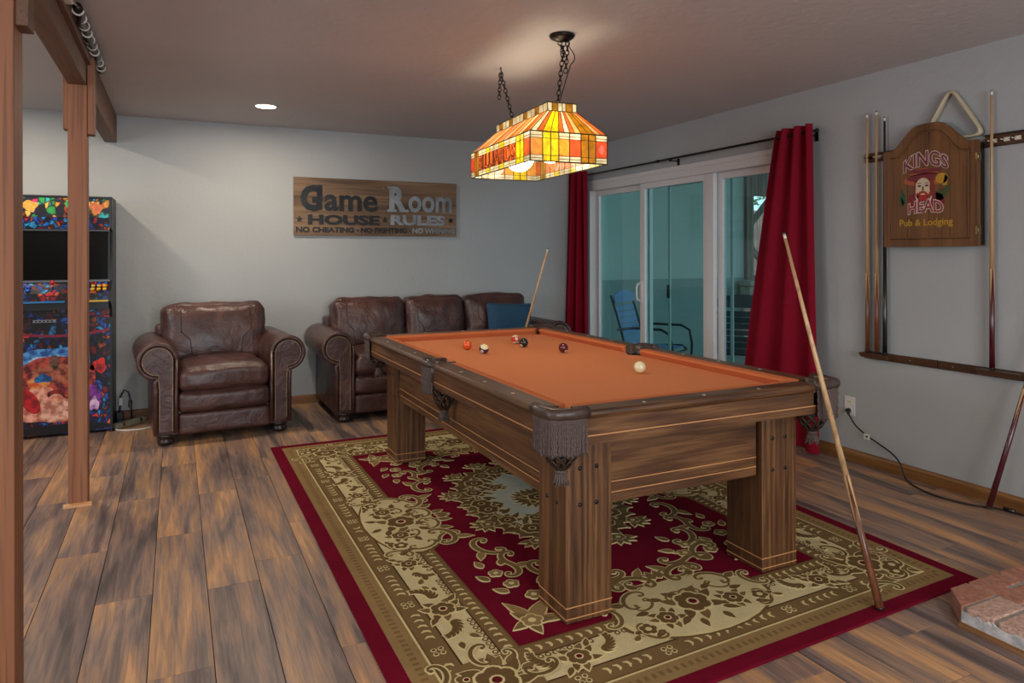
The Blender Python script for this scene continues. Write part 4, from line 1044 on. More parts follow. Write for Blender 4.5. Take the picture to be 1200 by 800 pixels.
def seat_unit(root, inner0, inner1, nseat, depth=.86, aw=.15):
    """local coords: x across, y 0 front .. depth back, z up; arms outside inner0..inner1"""
    L = dict(local=True)
    B = lambda mb, name, mat, par=root, **k: mb.build(name, mat, par, **L, **k)
    wI = inner1-inner0
    B(MB().box(inner0-.01, inner1+.01, .06, depth-.02, .07, .33), 'base_frame', M['leather'], bevel=.015)
    B(MB().box(inner0-.10, inner1+.10, depth-.14, depth, .07, .78), 'back_frame', M['leather'], bevel=.03, seg=3)
    w = wI/nseat
    for i in range(nseat):
        c = inner0+w*(i+.5)
        B(cushion(c, .055, .135, w/2-.002, .05, .075, .022, (0, .004, 0), wr=.001, seed=i), 'front_panel', M['leather'])
        B(cushion(c, .05, .290, w/2-.002, .06, .075, .040, (0, .012, .004), wr=.0015, seed=i+5), 'seat_rail', M['leather'])
        s_ = cushion(c, .30, .440, w/2-.002, .32, .082, .055, (0, .015, .022), 16, .0045, seed=i+9, crown=.02)
        B(s_, 'seat_cushion', M['leather'])
        e0 = .07 if i == 0 else 0; e1 = .07 if i == nseat-1 else 0
        b = cushion(c+(e1-e0)/2*.9, depth-.245, .700, w/2+(e0+e1)/2-.003, .125, .235, .07, (0, .05, .012), 18, .007, seed=i+20, tilt=R(-10))
        bc = B(b, 'back_cushion', M['leather'])
        # stitched seams down the cushion front
        hx = w/2+(e0+e1)/2
        for sg in (-1, 1):
            mb = MB(); xx = c+(e1-e0)/2*.9
            ys = lambda z, x: depth-.245-.125-.03-.0*(z)+ (z-.70)*math.tan(R(10))
            pts = [(xx+sg*hx*.66, .0, .90), (xx+sg*hx*.66, .0, .74), (xx+sg*hx*.50, 0, .68), (xx+sg*hx*.46, 0, .55)]
            dense_ = []
            for a_, b_ in zip(pts, pts[1:]):
                for t in range(8): dense_.append(Vector(a_).lerp(Vector(b_), t/8))
            # snap onto the cushion surface
            vv = b.v; out = []
            for p_ in dense_:
                best = min((q_ for q_ in vv if q_.y < depth-.2), key=lambda q_: (q_.x-p_.x)**2+(q_.z-p_.z)**2)
                out.append(Vector((p_.x, best.y-.001, p_.z)))
            for _ in range(3): out = [out[0]]+[Vector((out[i_].x, (out[i_-1].y+out[i_].y+out[i_+1].y)/3, out[i_].z)) for i_ in range(1, len(out)-1)]+[out[-1]]
            mb.tube(out, .0035, 5); B(mb, 'seam', M['seam'], bc)
    for sg, xi in ((-1, inner0), (1, inner1)):
        # arm profile (outward coordinate u from the inner face)
        def prof(o):
            pts = [(0+o, .07+o), (0+o, .60)]
            cx_, cz_, r_ = .128, .588, .128-o
            for k in range(0, 25):
                a = R(175-k*11.2); pts.append((cx_+r_*math.cos(a), cz_+r_*math.sin(a)))
            pts += [(aw+.004-o, .445), (aw-o, .40), (aw-o, .07+o)]
            return pts
        f = lambda u, v, h: (xi+sg*u, h, v)
        mb = MB(); mb.prism(prof(.0), .02, depth-.04, f, 0, True); ar = B(mb, 'arm', M['leather'], bevel=.012, seg=3)
        for p_ in ar.data.polygons: p_.use_smooth = True
        mb = MB(); mb.prism(prof(.030), -.004, .03, f, 0); B(mb, 'arm_front_panel', M['leather'], ar, bevel=.004)
        mb = MB(); pr = prof(.012); mb.tube([f(u, v, .012) for u, v in pr], .017, 8); B(mb, 'piping', M['leather'], ar)
        mb = MB(); pr = prof(.034); n_ = 0
        Ls = [0]
        for a_, b_ in zip(pr, pr[1:]): Ls.append(Ls[-1]+math.dist(a_, b_))
        cnt = int(Ls[-1]/.013)
        for k in range(cnt):
            s_ = Ls[-1]*k/cnt; i_ = max(j for j in range(len(Ls)) if Ls[j] <= s_); i_ = min(i_, len(pr)-2); t = (s_-Ls[i_])/max(1e-6, Ls[i_+1]-Ls[i_])
            u = pr[i_][0]*(1-t)+pr[i_+1][0]*t; v = pr[i_][1]*(1-t)+pr[i_+1][1]*t; c = f(u, v, -.004)
            mb.add([(c[0]+.0045*math.cos(q*PI/3), c[1], c[2]+.0045*math.sin(q*PI/3)) for q in range(6)]+[(c[0], c[1]-.003, c[2])], [(q, (q+1) % 6, 6) for q in range(6)], 0, True)
        B(mb, 'nailhead_trim', M['brass'], ar, kind='stuff')
        for y in (.06, depth-.10):
            mb = MB(); mb.lathe([(.040, .0), (.052, .012), (.054, .028), (.046, .040), (.050, .05), (.056, .06), (.056, .075)], (xi+sg*aw*.5, y, 0), 16); B(mb, 'foot', M['foot'])
ac = thing('armchair', 'brown leather armchair with rolled nailhead arms', 'armchair', (.315, 5.43, 0), R(4.5))
seat_unit(ac, -.305, .315, 1, .86)
so = thing('sofa', 'long brown leather sofa with three back cushions behind the pool table', 'sofa', (2.135, 5.53, 0), 0)
seat_unit(so, 1.272-2.135, 3.0-2.135, 3, .86)
# blue pillow
M['blue'] = plain('blue_fabric', '#1f4560', .85, noise=.1, nscale=200, bump=.3, bscale=300)
def pillow():
    mb = MB(); n = 20; vs = []; fs = []; w, h = .235, .19
    for s_ in (-1, 1):
        for j in range(n+1):
            for i in range(n+1):
                u, v = -1+2*i/n, -1+2*j/n
                pin = 1-.07*(1-abs(u)**2) if abs(v) > .99 else 1
                t = .075*((1-u**4)*(1-v**4))**.55
                vs.append((u*w*(1-.05*(1-v*v)), s_*t, v*h*(1-.06*(1-u*u))))
    m = (n+1)**2
    for j in range(n):
        for i in range(n):
            a = j*(n+1)+i; fs.append((a, a+1, a+n+2, a+n+1)); fs.append((m+a, m+a+n+1, m+a+n+2, m+a+1))
    return mb.add(vs, fs, 0, True)
o = pillow().build('throw_pillow', M['blue'], None, local=True); o.location = (2.772, 5.82, .69); o.rotation_euler = (R(-14), R(3), R(2))
tag(o, 'dark blue throw pillow at the right end of the leather sofa', 'pillow')

# ================================================================== ARCADE MACHINE
am = thing('arcade_machine', 'tall arcade cabinet with colourful artwork behind the timber posts', 'arcade machine', (-.765, 6.2, 0))
AX0, AX1 = -1.10, -.432
def shard_mat(name, cols, sc=24, dark=.45):
    t = NT(name); co = t.coord((1, 1, .8))
    nz = t.n('ShaderNodeTexNoise', i_Vector=co, i_Scale=9.0, i_Detail=2.0)
    mxv = t.n('ShaderNodeMix', data_type='VECTOR', i_0=.12); t.l(co, mxv.inputs[4]); t.l(nz.outputs[1], mxv.inputs[5])
    v = t.n('ShaderNodeTexVoronoi', i_Vector=mxv.outputs[1], i_Scale=float(sc)); v2 = t.n('ShaderNodeTexVoronoi', feature='DISTANCE_TO_EDGE', i_Vector=mxv.outputs[1], i_Scale=float(sc))
    sx = t.n('ShaderNodeSeparateColor'); t.l(v.outputs[1], sx.inputs[0])
    st = [(i/len(cols), srgb(c)) for i, c in enumerate(cols)]
    r = t.n('ShaderNodeValToRGB'); r.color_ramp.interpolation = 'CONSTANT'; e = r.color_ramp.elements
    while len(e) < len(st): e.new(.5)
    for i, (p_, c) in enumerate(st): e[i].position = p_; e[i].color = c
    t.l(sx.outputs[0], r.inputs[0])
    ed = t.ramp(v2.outputs[0], [(.02, (.02, .02, .04, 1)), (.22, (1, 1, 1, 1))])
    big = t.n('ShaderNodeTexNoise', i_Vector=co, i_Scale=7.0, i_Detail=2.0); bm_ = t.ramp(big.outputs[0], [(.38, (.12, .12, .16, 1)), (.6, (1, 1, 1, 1))])
    c = t.mix(1.0, t.mix(1.0, r.outputs[0], ed, 'MULTIPLY'), bm_, 'MULTIPLY')
    t.l(c, t.p.inputs['Base Color']); t.p.inputs['Roughness'].default_value = .35; return t.m
BL = ['#0b1a4a', '#123c9a', '#1c6fd0', '#2aa0e0', '#0a1430', '#8a1626', '#d8303a', '#101018', '#2a58c0', '#e86a3a']
M['art_blue'] = shard_mat('art_blue', BL, 34)
M['art_marquee'] = shard_mat('art_marquee', ['#0c0c18', '#2fb6b0', '#e0942c', '#20205a', '#c83060', '#2a9a4a', '#f0b850', '#11112a', '#2aa0d0', '#d05020'], 30)
M['cabblack'] = plain('cabinet_black', '#0d1118', .4)
M['screen'] = plain('screen_glass', '#040404', .25, spec=.12)
side = [(6.03, 0), (6.40, 0), (6.40, 1.75), (5.99, 1.75), (5.99, 1.52), (6.08, 1.50), (6.02, 1.13), (5.90, 1.06), (5.885, .985), (6.0, .93), (6.03, .86)]
for x in (AX0, AX1-.016): MB().prism(side, x, x+.016, lambda a, b, h: (h, a, b)).build('side_panel', M['cabblack'], am, bevel=.002)
i0, i1 = AX0+.016, AX1-.016
def slab(name, y0, z0, y1, z1, th, mat, inset=0, par=am):
    """panel between the sides from (y0,z0) to (y1,z1), thickness th backwards"""
    d = Vector((y1-y0, z1-z0)).normalized(); nn = Vector((d.y, -d.x))   # points to -y for an upright panel going up? flip if needed
    if nn.x < 0: nn = -nn
    pl = [(y0, z0), (y1, z1), (y1+nn.x*th, z1+nn.y*th), (y0+nn.x*th, z0+nn.y*th)]
    return MB().prism(pl, i0+inset, i1-inset, lambda a, b, h: (h, a, b)).build(name, mat, par)
slab('marquee', 6.0, 1.60, 6.0, 1.738, .02, M['art_marquee']); slab('speaker_panel', 6.012, 1.515, 6.0, 1.598, .02, M['art_blue'])
scb = slab('screen_bezel', 6.028, 1.135, 6.046, 1.51, .03, M['cabblack']); slab('screen', 6.022, 1.145, 6.040, 1.502, .01, M['screen'], .012)
MB().box(i0, i1, 6.018, 6.034, 1.500, 1.512).build('bezel_trim', plain('grey_trim', '#4c5058', .4), am)
MB().box(i0, i1, 6.012, 6.03, 1.126, 1.140).build('bezel_trim', plain('grey_trim2', '#5a5f66', .4), am)
cp = slab('control_panel', 5.905, 1.050, 6.025, 1.128, .02, M['art_blue']); MB().box(i0, i1, 5.897, 5.93, .985, 1.05).build('control_front', M['art_blue'], cp)
MB().box(i0, i1, 5.93, 6.03, .93, .985).build('control_underside', M['cabblack'], am)
MB().box(i0, i1, 6.0, 6.03, .88, .985).build('upper_door', M['art_blue'], am)
fd = MB().box(i0, i1, 6.035, 6.05, .02, .875).build('front_door', M['art_blue'], am)
MB().box(i0, i1, 6.05, 6.39, .02, 1.74).build('cabinet_body', M['cabblack'], am)
MB().box(AX0, AX1, 6.0, 6.40, 1.742, 1.756).build('top_cap', M['cabblack'], am)
# joysticks, buttons and trim lines
for (x, col) in ((-.80, '#b01620'), (-.60, '#b01620')):
    mb = MB(); mb.tube([(x, 5.95, 1.085), (x, 5.945, 1.118)], .006, 8); j = mb.build('joystick', M['steel'], am); MB().sphere((x, 5.944, 1.126), .017, 14).build('joystick_ball', plain('joy'+str(x), col, .25), j)
for i in range(6):
    x = -.55+.038*(i % 3); y = 5.93+.035*(i//3); MB().tube([(x, y, 1.066+.65*(y-5.93)), (x, y-.004, 1.082+.65*(y-5.93))], .013, 12).build('button', plain('button%d' % i, '#d0a020', .3), am)
for i in range(6):
    x = -1.02+.038*(i % 3); y = 5.93+.035*(i//3); MB().tube([(x, y, 1.066+.65*(y-5.93)), (x, y-.004, 1.082+.65*(y-5.93))], .013, 12).build('button', plain('buttonb%d' % i, '#2060c0', .3), am)
MB().box(-1.0, -.72, 5.893, 5.898, .984, .996).build('edge_strip', plain('edge_blue', '#1f6fa8', .4), cp); MB().box(-.62, i1, 5.893, 5.898, .984, .996).build('edge_strip', plain('edge_yellow', '#c9a21c', .4), cp)
MB().box(-.93, -.79, 6.028, 6.036, .835, .855).build('badge', plain('badge', '#8f9499', .4), fd, bevel=.003)
for i in range(5): MB().box(-.918+i*.024, -.904+i*.024, 6.0265, 6.029, .840, .850).build('badge_mark', M['cabblack'], fd)
# abstract glow and rounded colour fields of the printed door art (flat print)
def art(cx, cz, rx, rz, col, lvl, col2=None, n=22, wob=.0, rot=0):
    t = NT('art_field'); co = t.coord(); nz = t.n('ShaderNodeTexNoise', i_Vector=co, i_Scale=26.0, i_Detail=3.0)
    c2 = srgb(col2) if col2 else tuple(x*.55 for x in srgb(col)[:3])+(1,)
    t.l(t.ramp(nz.outputs[0], [(.38, c2), (.6, srgb(col))]), t.p.inputs['Base Color']); t.p.inputs['Roughness'].default_value = .35
    pl = []
    for k in range(n):
        a = 2*PI*k/n; w_ = 1+wob*math.sin(3*a+cx*40)+wob*.6*math.sin(5*a+cz*30); u, v = rx*w_*math.cos(a), rz*w_*math.sin(a)
        x_, z_ = cx+u*math.cos(rot)-v*math.sin(rot), cz+u*math.sin(rot)+v*math.cos(rot)
        pl.append((max(i0+.002, min(i1-.002, x_)), max(.025, min(.872, z_))))
    MB().prism(pl, 6.035-lvl*.0007, 6.035, lambda a, b, h: (a, h, b)).build('printed_art', t.m, fd)
art(-.80, .53, .24, .13, '#5aa6e0', 1, '#1c4f9a', wob=.10); art(-.80, .50, .16, .11, '#b8d8f0', 2, '#3a7fc8', wob=.14)
art(-.80, .36, .27, .24, '#c8503c', 3, '#5a1420', wob=.06)
art(-.79, .46, .15, .07, '#b8684a', 4, '#6a2c20', wob=.08); art(-.80, .545, .035, .05, '#8a5a48', 5, '#2a1a18')
art(-.90, .40, .07, .04, '#e09a50', 5, '#c8502c', wob=.1); art(-.87, .43, .055, .03, '#1f7ab8', 6, '#0e3c70', wob=.15)
art(-.88, .24, .15, .13, '#e8a890', 4, '#b05a48', wob=.08); art(-.80, .20, .13, .09, '#e8b49c', 5, '#a8604e', wob=.1); art(-.95, .27, .05, .10, '#c01c22', 6, '#7a0c14', rot=.5)
art(-.79, .31, .055, .035, '#8a2020', 6, '#3a0c10'); art(-.79, .28, .045, .035, '#e8a488', 7, '#b86a54')
art(-.55, .28, .05, .09, '#8a3aa0', 4, '#30104a', wob=.15); art(-.55, .22, .03, .05, '#e0c0d8', 5, '#a060b0', wob=.2)
art(-.52, .50, .05, .05, '#e03020', 3, '#6a0c10', wob=.2); art(-.75, .055, .31, .035, '#0b0b14', 8, '#050508')
# red sweep
mb = MB(); pts = []
for k in range(21):
    u = -1+2*k/20; pts.append((-.765+u*.31, .735+.035*u*u))
mb.prism([(a, b+.008) for a, b in pts]+[(a, b-.010) for a, b in pts[::-1]], 6.0335, 6.035, lambda a, b, h: (a, h, b)); mb.build('printed_art', plain('red_sweep', '#8a1430', .4), fd)
mq = MB()
for (cx, cz, r, h, c) in ((-.94, 1.675, .045, .04, '#e0a040'), (-.53, 1.67, .045, .04, '#c86a3c'), (-.70, 1.69, .028, .03, '#2a9a50')):
    pl = [(cx+r*(1+.25*math.sin(3*a))*math.cos(a), cz+h*(1+.2*math.sin(4*a))*math.sin(a)) for a in [2*PI*k/18 for k in range(18)]]
    MB().prism(pl, 5.9985, 6.0, lambda a, b, h_: (a, h_, b)).build('printed_art', plain('mq'+c, c, .4, noise=.4, nscale=40), am)

# power strip and adapter by the arcade machine
psx = thing('power_strip', 'beige power strip lying on the floor beside the arcade machine', 'power strip', (-.33, 6.2, 0))
M['beige'] = plain('beige_plastic', '#8f8975', .5)
mtx = Matrix.Translation((-.33, 6.19, .022)) @ Matrix.Rotation(R(45), 4, 'Z')
MB().box(-.14, .14, -.028, .028, -.02, .02, 0, mtx).build('strip_body', M['beige'], psx, bevel=.006)
MB().box(-.085, -.06, -.029, .029, -.01, .022, 0, mtx).build('end_band', M['steel'], psx); MB().box(.075, .095, -.029, .029, -.01, .022, 0, mtx).build('end_band', M['steel'], psx)
pts = [(-.42+.0, 6.10, .006)]+[(-.42+.30*math.sin(t)*.9, 6.10-.06*math.sin(t*1.0)*1.6+.0*t, .006) for t in (.15, .35, .6, .85, 1.1, 1.35)]
MB().tube([(-.43, 6.09, .01), (-.40, 6.03, .007), (-.33, 5.99, .007), (-.24, 5.985, .007), (-.16, 6.02, .007), (-.10, 6.10, .007), (-.08, 6.2, .007)], .006, 8).build('cord', M['white_plain'], psx)
ad = thing('power_adapter', 'black power adapter with looped cable by the arcade machine', 'adapter', (-.39, 6.30, 0))
MB().box(-.425, -.375, 6.27, 6.33, .0, .09).build('adapter_body', M['black'], ad, bevel=.006)
MB().tube([(-.405, 6.36, .0), (-.405, 6.36, .10), (-.40, 6.36, .2), (-.375, 6.36, .25), (-.345, 6.36, .23), (-.33, 6.36, .16), (-.325, 6.35, .09), (-.32, 6.34, .02)], .006, 8).build('cable', M['black'], ad)
MB().box(-.413, -.383, 6.345, 6.375, .13, .19).build('cable_plug', M['white_plain'], ad, bevel=.004); MB().box(-.345, -.318, 6.34, 6.37, .11, .16).build('cable_plug', M['black'], ad, bevel=.004)

# ================================================================== OUTLET AND CORD
ou = thing('wall_outlet', 'white electrical outlet on the right wall below the cue rack', 'outlet', (W-.004, 3.108, .285))
MB().box(W-.006, W-.001, 3.070, 3.145, .288, .408).build('cover_plate', M['white'], ou, bevel=.0015)
for z in (.32, .372):
    r_ = MB().box(W-.0085, W-.005, 3.090, 3.125, z-.015, z+.015).build('receptacle', M['ivory'], ou, bevel=.002)
    for y in (3.100, 3.115): MB().box(W-.009, W-.0084, y-.001, y+.001, z-.002, z+.007).build('slot', M['black'], r_)
co_ = thing('extension_cord', 'black power cord plugged into the outlet and trailing along the baseboard', 'cord', (W-.06, 2.6, 0))
MB().tube([(W-.009, 3.108, .322), (W-.03, 3.105, .322), (W-.045, 3.085, .305)], [.014, .015, .008], 10).build('plug', M['black'], co_)
cp_ = [(W-.045, 3.085, .305), (W-.05, 3.03, .245), (W-.05, 2.95, .20), (W-.05, 2.86, .165), (W-.05, 2.78, .13), (W-.05, 2.73, .085), (W-.06, 2.70, .03), (W-.09, 2.65, .008), (W-.14, 2.56, .007), (W-.17, 2.46, .007), (W-.17, 2.36, .007), (W-.14, 2.26, .007), (W-.075, 2.17, .007), (W-.05, 2.05, .007), (W-.05, 1.9, .007)]
def smooth(pts, n=6):
    pts = [Vector(p) for p in pts]; out = []
    for i in range(len(pts)-1):
        p0, p1, p2_, p3 = pts[max(i-1, 0)], pts[i], pts[i+1], pts[min(i+2, len(pts)-1)]
        for k in range(n):
            t = k/n; out.append(.5*((2*p1)+(p2_-p0)*t+(2*p0-5*p1+4*p2_-p3)*t*t+(3*p1-p0-3*p2_+p3)*t**3))
    out.append(pts[-1]); return out
MB().tube(smooth(cp_), .005, 8).build('cable', M['black'], co_)
MB().tube([(W-.062, 2.15, .012), (W-.058, 2.10, .012)], .011, 8).build('connector', M['black'], co_)
MB().box(W-.058, W-.056, 2.925, 2.965, .178, .212, 0).build('warning_tag', M['white_plain'], co_)
MB().box(W-.0592, W-.0585, 2.938, 2.953, .190, .201).build('tag_print', M['black'], co_)

# ================================================================== BRICK HEARTH
he = thing('brick_hearth', 'low raised red brick hearth at the lower right, beyond the rug', 'hearth', (2.9, 1.3, 0))
M['brick'] = plain('brick', '#9a6753', .9, noise=.28, nscale=60, bump=.7, bscale=70); M['brick2'] = plain('brick_pale', '#b39080', .9, noise=.35, nscale=90, bump=1.0, bscale=140)
M['mortar'] = plain('mortar', '#8d8781', .95, noise=.2, nscale=30, bump=.6, bscale=90); M['hearth_side'] = plain('mortar_white', '#b5b2b0', .95, noise=.4, nscale=25, bump=.8, bscale=50)
hx0, hy1 = 2.515, 1.655
for k in range(9):
    y0_ = hy1-.105-.107*k; pl = [(y0_, .012), (y0_-.107, .012)]+[(y0_-.107+.107*j/6, .048+.012*rnd.random()) for j in range(7)]
    MB().prism(pl, hx0-.006, hx0+.002, lambda a, b, h: (h, a, b)).build('mortar_smear', M['hearth_side'], he)
MB().prism([(0, 0), (-.016, 0), (-.012, .012), (0, .018)], .3, hy1-.10, lambda a, b, h: (hx0-.006+a, h, b)).build('base_moulding', M['base'], he)
MB().prism([(hx0+.008, hy1-.105), (hx0+.10, hy1-.008), (W-.02, hy1-.008), (W-.02, .3), (hx0+.008, .3)], 0, .067, lambda a, b, h: (a, b, h)).build('mortar_bed', M['mortar'], he)
def brick(x0, x1, y0, y1, mat='brick', cut=False):
    z1 = .072+rnd.uniform(-.002, .002)
    if cut: pl = [(x0, y0), (x1, y0), (x1, y1), (x0+.10, y1), (x0, y1-.10)]
    else: pl = [(x0, y0), (x1, y0), (x1, y1), (x0, y1)]
    MB().prism(pl, .004, z1, lambda a, b, h: (a, b, h)).build('brick', M[mat], he, bevel=.005, seg=2)
g = .015
brick(hx0, hx0+.195, hy1-.105, hy1, 'brick', True)
for i in range(1, 11): brick(hx0, hx0+.195, hy1-.107*(i+1)+g*.3, hy1-.107*i-g*.7, ['brick2', 'brick'][i % 3 == 0])
for c_ in range(12):
    xa = hx0+.205+c_*.098
    if xa+.088 > W-.02: break
    off = .10 if c_ % 2 else 0; y = hy1; first = True
    while y > .5:
        ln = (.1 if (c_ % 2 and first) else .2); brick(xa, xa+.088, y-ln+g, y, 'brick' if rnd.random() < .75 else 'brick2'); y -= ln; first = False

# ================================================================== RUG
def pile(name, col, var=.10):
    t = NT(name); c = srgb(col)
    nz = t.n('ShaderNodeTexNoise', i_Vector=t.coord(), i_Scale=5.0, i_Detail=6.0, i_Roughness=.7); n2 = t.n('ShaderNodeTexNoise', i_Vector=t.coord(), i_Scale=420.0, i_Detail=2.0)
    a = t.ramp(nz.outputs[0], [(.3, tuple(x*(1-var) for x in c[:3])+(1,)), (.7, tuple(x*(1+var) for x in c[:3])+(1,))])
    b = t.ramp(n2.outputs[0], [(.3, (.72, .72, .72, 1)), (.7, (1.0, 1.0, 1.0, 1))])
    t.l(t.mix(1.0, a, b, 'MULTIPLY'), t.p.inputs['Base Color']); t.p.inputs['Roughness'].default_value = 1; t.p.inputs['Specular IOR Level'].default_value = .05
    t.bump(n2.outputs[0], .5, .003); return t.m
RC = {'crimson': pile('rug_crimson', '#6e0f26', .16), 'gold': pile('rug_gold', '#94784f'), 'olive': pile('rug_olive', '#7d6340'), 'brown': pile('rug_brown', '#6d5535'), 'dark': pile('rug_dark_brown', '#4d3a24'),
      'cream': pile('rug_cream', '#d3c193'), 'line': pile('rug_line', '#d9c690'), 'pale': pile('rug_pale', '#bfc2b4'), 'rose': pile('rug_rose', '#5f1a22')}
rug = thing('area_rug', 'crimson and gold floral area rug with cream border under the pool table', 'rug', (1.76, 3.35, 0))
RW, RL = 2.35, 3.37
rc4 = [Vector((.585, 1.635)), Vector((2.925, 1.735)), Vector((2.94, 4.99)), Vector((.577, 5.015))]
def RM(u, v):
    s_, t = u/RW, v/RL; p_ = (rc4[0]*(1-s_)+rc4[1]*s_)*(1-t)+(rc4[3]*(1-s_)+rc4[2]*s_)*t
    return p_.x, p_.y
RZ = .0105
pat = {}; seq = [0]
def dz(k): return seq[0]*1.5e-6+k*4e-7
def rp(poly, col, lvl, sym=4):
    """flat tuft shape in rug coordinates, mirrored into the quadrants"""
    mb = pat.setdefault(col, MB()); z = RZ+lvl*.0007
    maps = [lambda u, v: (u, v)]
    if sym in (2, 4): maps.append(lambda u, v: (RW-u, v))
    if sym == 3: maps.append(lambda u, v: (u, RL-v))
    if sym == 4: maps += [lambda u, v: (u, RL-v), lambda u, v: (RW-u, RL-v)]
    seq[0] += 1; z0_ = z
    for k_, f in enumerate(maps):
        z = z0_+dz(k_)
        pts = [RM(*f(u, v)) for u, v in poly]; n = len(pts)
        vs = [(x, y, z) for x, y in pts]+[(x, y, RZ-.002) for x, y in pts]
        mb.add(vs, [tuple(range(n))]+[(i, (i+1) % n, n+(i+1) % n, n+i) for i in range(n)])
def rstroke(pts, ws, col, lvl, sym=4):
    L, Rr = [], []
    for i, p_ in enumerate(pts):
        a, b = pts[max(0, i-1)], pts[min(len(pts)-1, i+1)]; dx, dy = b[0]-a[0], b[1]-a[1]; l = math.hypot(dx, dy) or 1; nx, ny = -dy/l, dx/l; w = ws[i] if isinstance(ws, list) else ws
        L.append((p_[0]+nx*w, p_[1]+ny*w)); Rr.append((p_[0]-nx*w, p_[1]-ny*w))
    mb = pat.setdefault(col, MB()); z = RZ+lvl*.0007
    maps = [lambda u, v: (u, v)]
    if sym in (2, 4): maps.append(lambda u, v: (RW-u, v))
    if sym == 3: maps.append(lambda u, v: (u, RL-v))
    if sym == 4: maps += [lambda u, v: (u, RL-v), lambda u, v: (RW-u, RL-v)]
    seq[0] += 1; z0_ = z
    for k_, f in enumerate(maps):
        z = z0_+dz(k_)
        vs = []
        for l_, r_ in zip(L, Rr):
            for q_ in (l_, r_): x, y = RM(*f(*q_)); vs.append((x, y, z))
        mb.add(vs, [(2*i, 2*i+1, 2*i+3, 2*i+2) for i in range(len(L)-1)])
def scroll(cx, cy, ang, size, mir=1, S_=False, sym=4, w0=.06, body='olive', turns=1.2):
    n = 30; th = 0; pts = [(0, 0)]; x = y = 0
    half = []
    for sgn in (1, -1):
        x = y = 0; th = 0 if sgn > 0 else PI; pl = []
        for i in range(n):
            s_ = i/n; k = (1.0+6.5*s_**2.2)*turns/n*1.35
            th += (k if (sgn > 0) ^ (S_ and sgn < 0) else -k) if not S_ else (k)
            step = 1.25/n*(1-.45*s_); x += math.cos(th)*step; y += math.sin(th)*step; pl.append((x, y))
        half.append(pl)
    line = half[1][::-1]+[(0, 0)]+half[0]; m = len(line)
    ca, sa = math.cos(ang), math.sin(ang)
    T = [(cx+size*(ca*a-sa*b*mir), cy+size*(sa*a+ca*b*mir)) for a, b in line]
    ws = [size*w0*(.42+.58*math.sin(PI*i/(m-1))) for i in range(m)]
    rstroke(T, [w+.0065 for w in ws], 'line', 2, sym); rstroke(T, ws, body, 3, sym)
    for e in (T[0], T[-1]):
        rp([(e[0]+(size*.06+.005)*math.cos(PI*k/5), e[1]+(size*.06+.005)*math.sin(PI*k/5)) for k in range(10)], 'line', 2.2, sym); rp([(e[0]+size*.06*math.cos(PI*k/5), e[1]+size*.06*math.sin(PI*k/5)) for k in range(10)], body, 3.2, sym)
def leafp(cx, cy, ang, l, w, bend=0):
    out = []
    for sg in (1, -1):
        r_ = range(0, 8) if sg > 0 else range(8, 0, -1)
        for i in r_:
            t = i/8; ww = w*math.sin(PI*t**.75)*.5; bx = l*t; by = bend*l*t*t+sg*ww
            out.append((cx+bx*math.cos(ang)-by*math.sin(ang), cy+bx*math.sin(ang)+by*math.cos(ang)))
    return out
def leaf(cx, cy, ang, l, w, body='olive', bend=0, sym=4, lvl=2, outline='line'):
    ca, sa = math.cos(ang), math.sin(ang)
    if outline: rp(leafp(cx-.004*ca, cy-.004*sa, ang, l+.011, w+.012, bend), outline, lvl, sym)
    rp(leafp(cx, cy, ang, l, w, bend), body, lvl+.8, sym)
def flower(cx, cy, r, n=6, body='olive', centre='rose', rot=0, sym=4, lvl=3):
    for k in range(n):
        a = rot+2*PI*k/n; px, py = cx+r*.55*math.cos(a), cy+r*.55*math.sin(a)
        e = lambda q: [(px+q*r*.46*math.cos(PI*j/5), py+q*r*.46*math.sin(PI*j/5)) for j in range(10)]
        rp(e(1.22), 'line', lvl+.1*(k % 2), sym); rp(e(.92), body, lvl+.6+.1*(k % 2), sym)
    rp([(cx+r*.36*math.cos(PI*j/5), cy+r*.36*math.sin(PI*j/5)) for j in range(10)], 'line', lvl+1.2, sym); rp([(cx+r*.24*math.cos(PI*j/5), cy+r*.24*math.sin(PI*j/5)) for j in range(10)], centre, lvl+1.6, sym)
def rose(cx, cy, r, sym=4, rot=0, lvl=2, leaves=7):
    for k in range(leaves): leaf(cx+r*.6*math.cos(rot+2*PI*k/leaves), cy+r*.6*math.sin(rot+2*PI*k/leaves), rot+2*PI*k/leaves+.2*(-1)**k, r*.95, r*.5, ['brown', 'olive'][k % 2], .15*(-1)**k, sym, lvl)
    flower(cx, cy, r*.85, 6, 'brown', 'rose', rot, sym, lvl+1.2)
def acanthus(cx, cy, ang, l, sym=4, body='brown', mir=1):
    """curving plume of leaves on a scroll"""
    n = 7; th = ang; x, y = cx, cy; sp_ = []
    for i in range(n):
        sp_.append((x, y, th)); x += l/n*math.cos(th); y += l/n*math.sin(th); th += mir*.28
    rstroke([(a, b) for a, b, c in sp_]+[(x, y)], [l*.05*(1-.6*i/n)+.005 for i in range(n+1)], 'line', 2, sym)
    rstroke([(a, b) for a, b, c in sp_]+[(x, y)], [l*.05*(1-.6*i/n) for i in range(n+1)], body, 3, sym)
    for i, (a, b, c) in enumerate(sp_):
        for sg in (1, -1): leaf(a, b, c+sg*.85, l*(.30-.022*i), l*.11, body, -sg*.2, sym, 2.2)
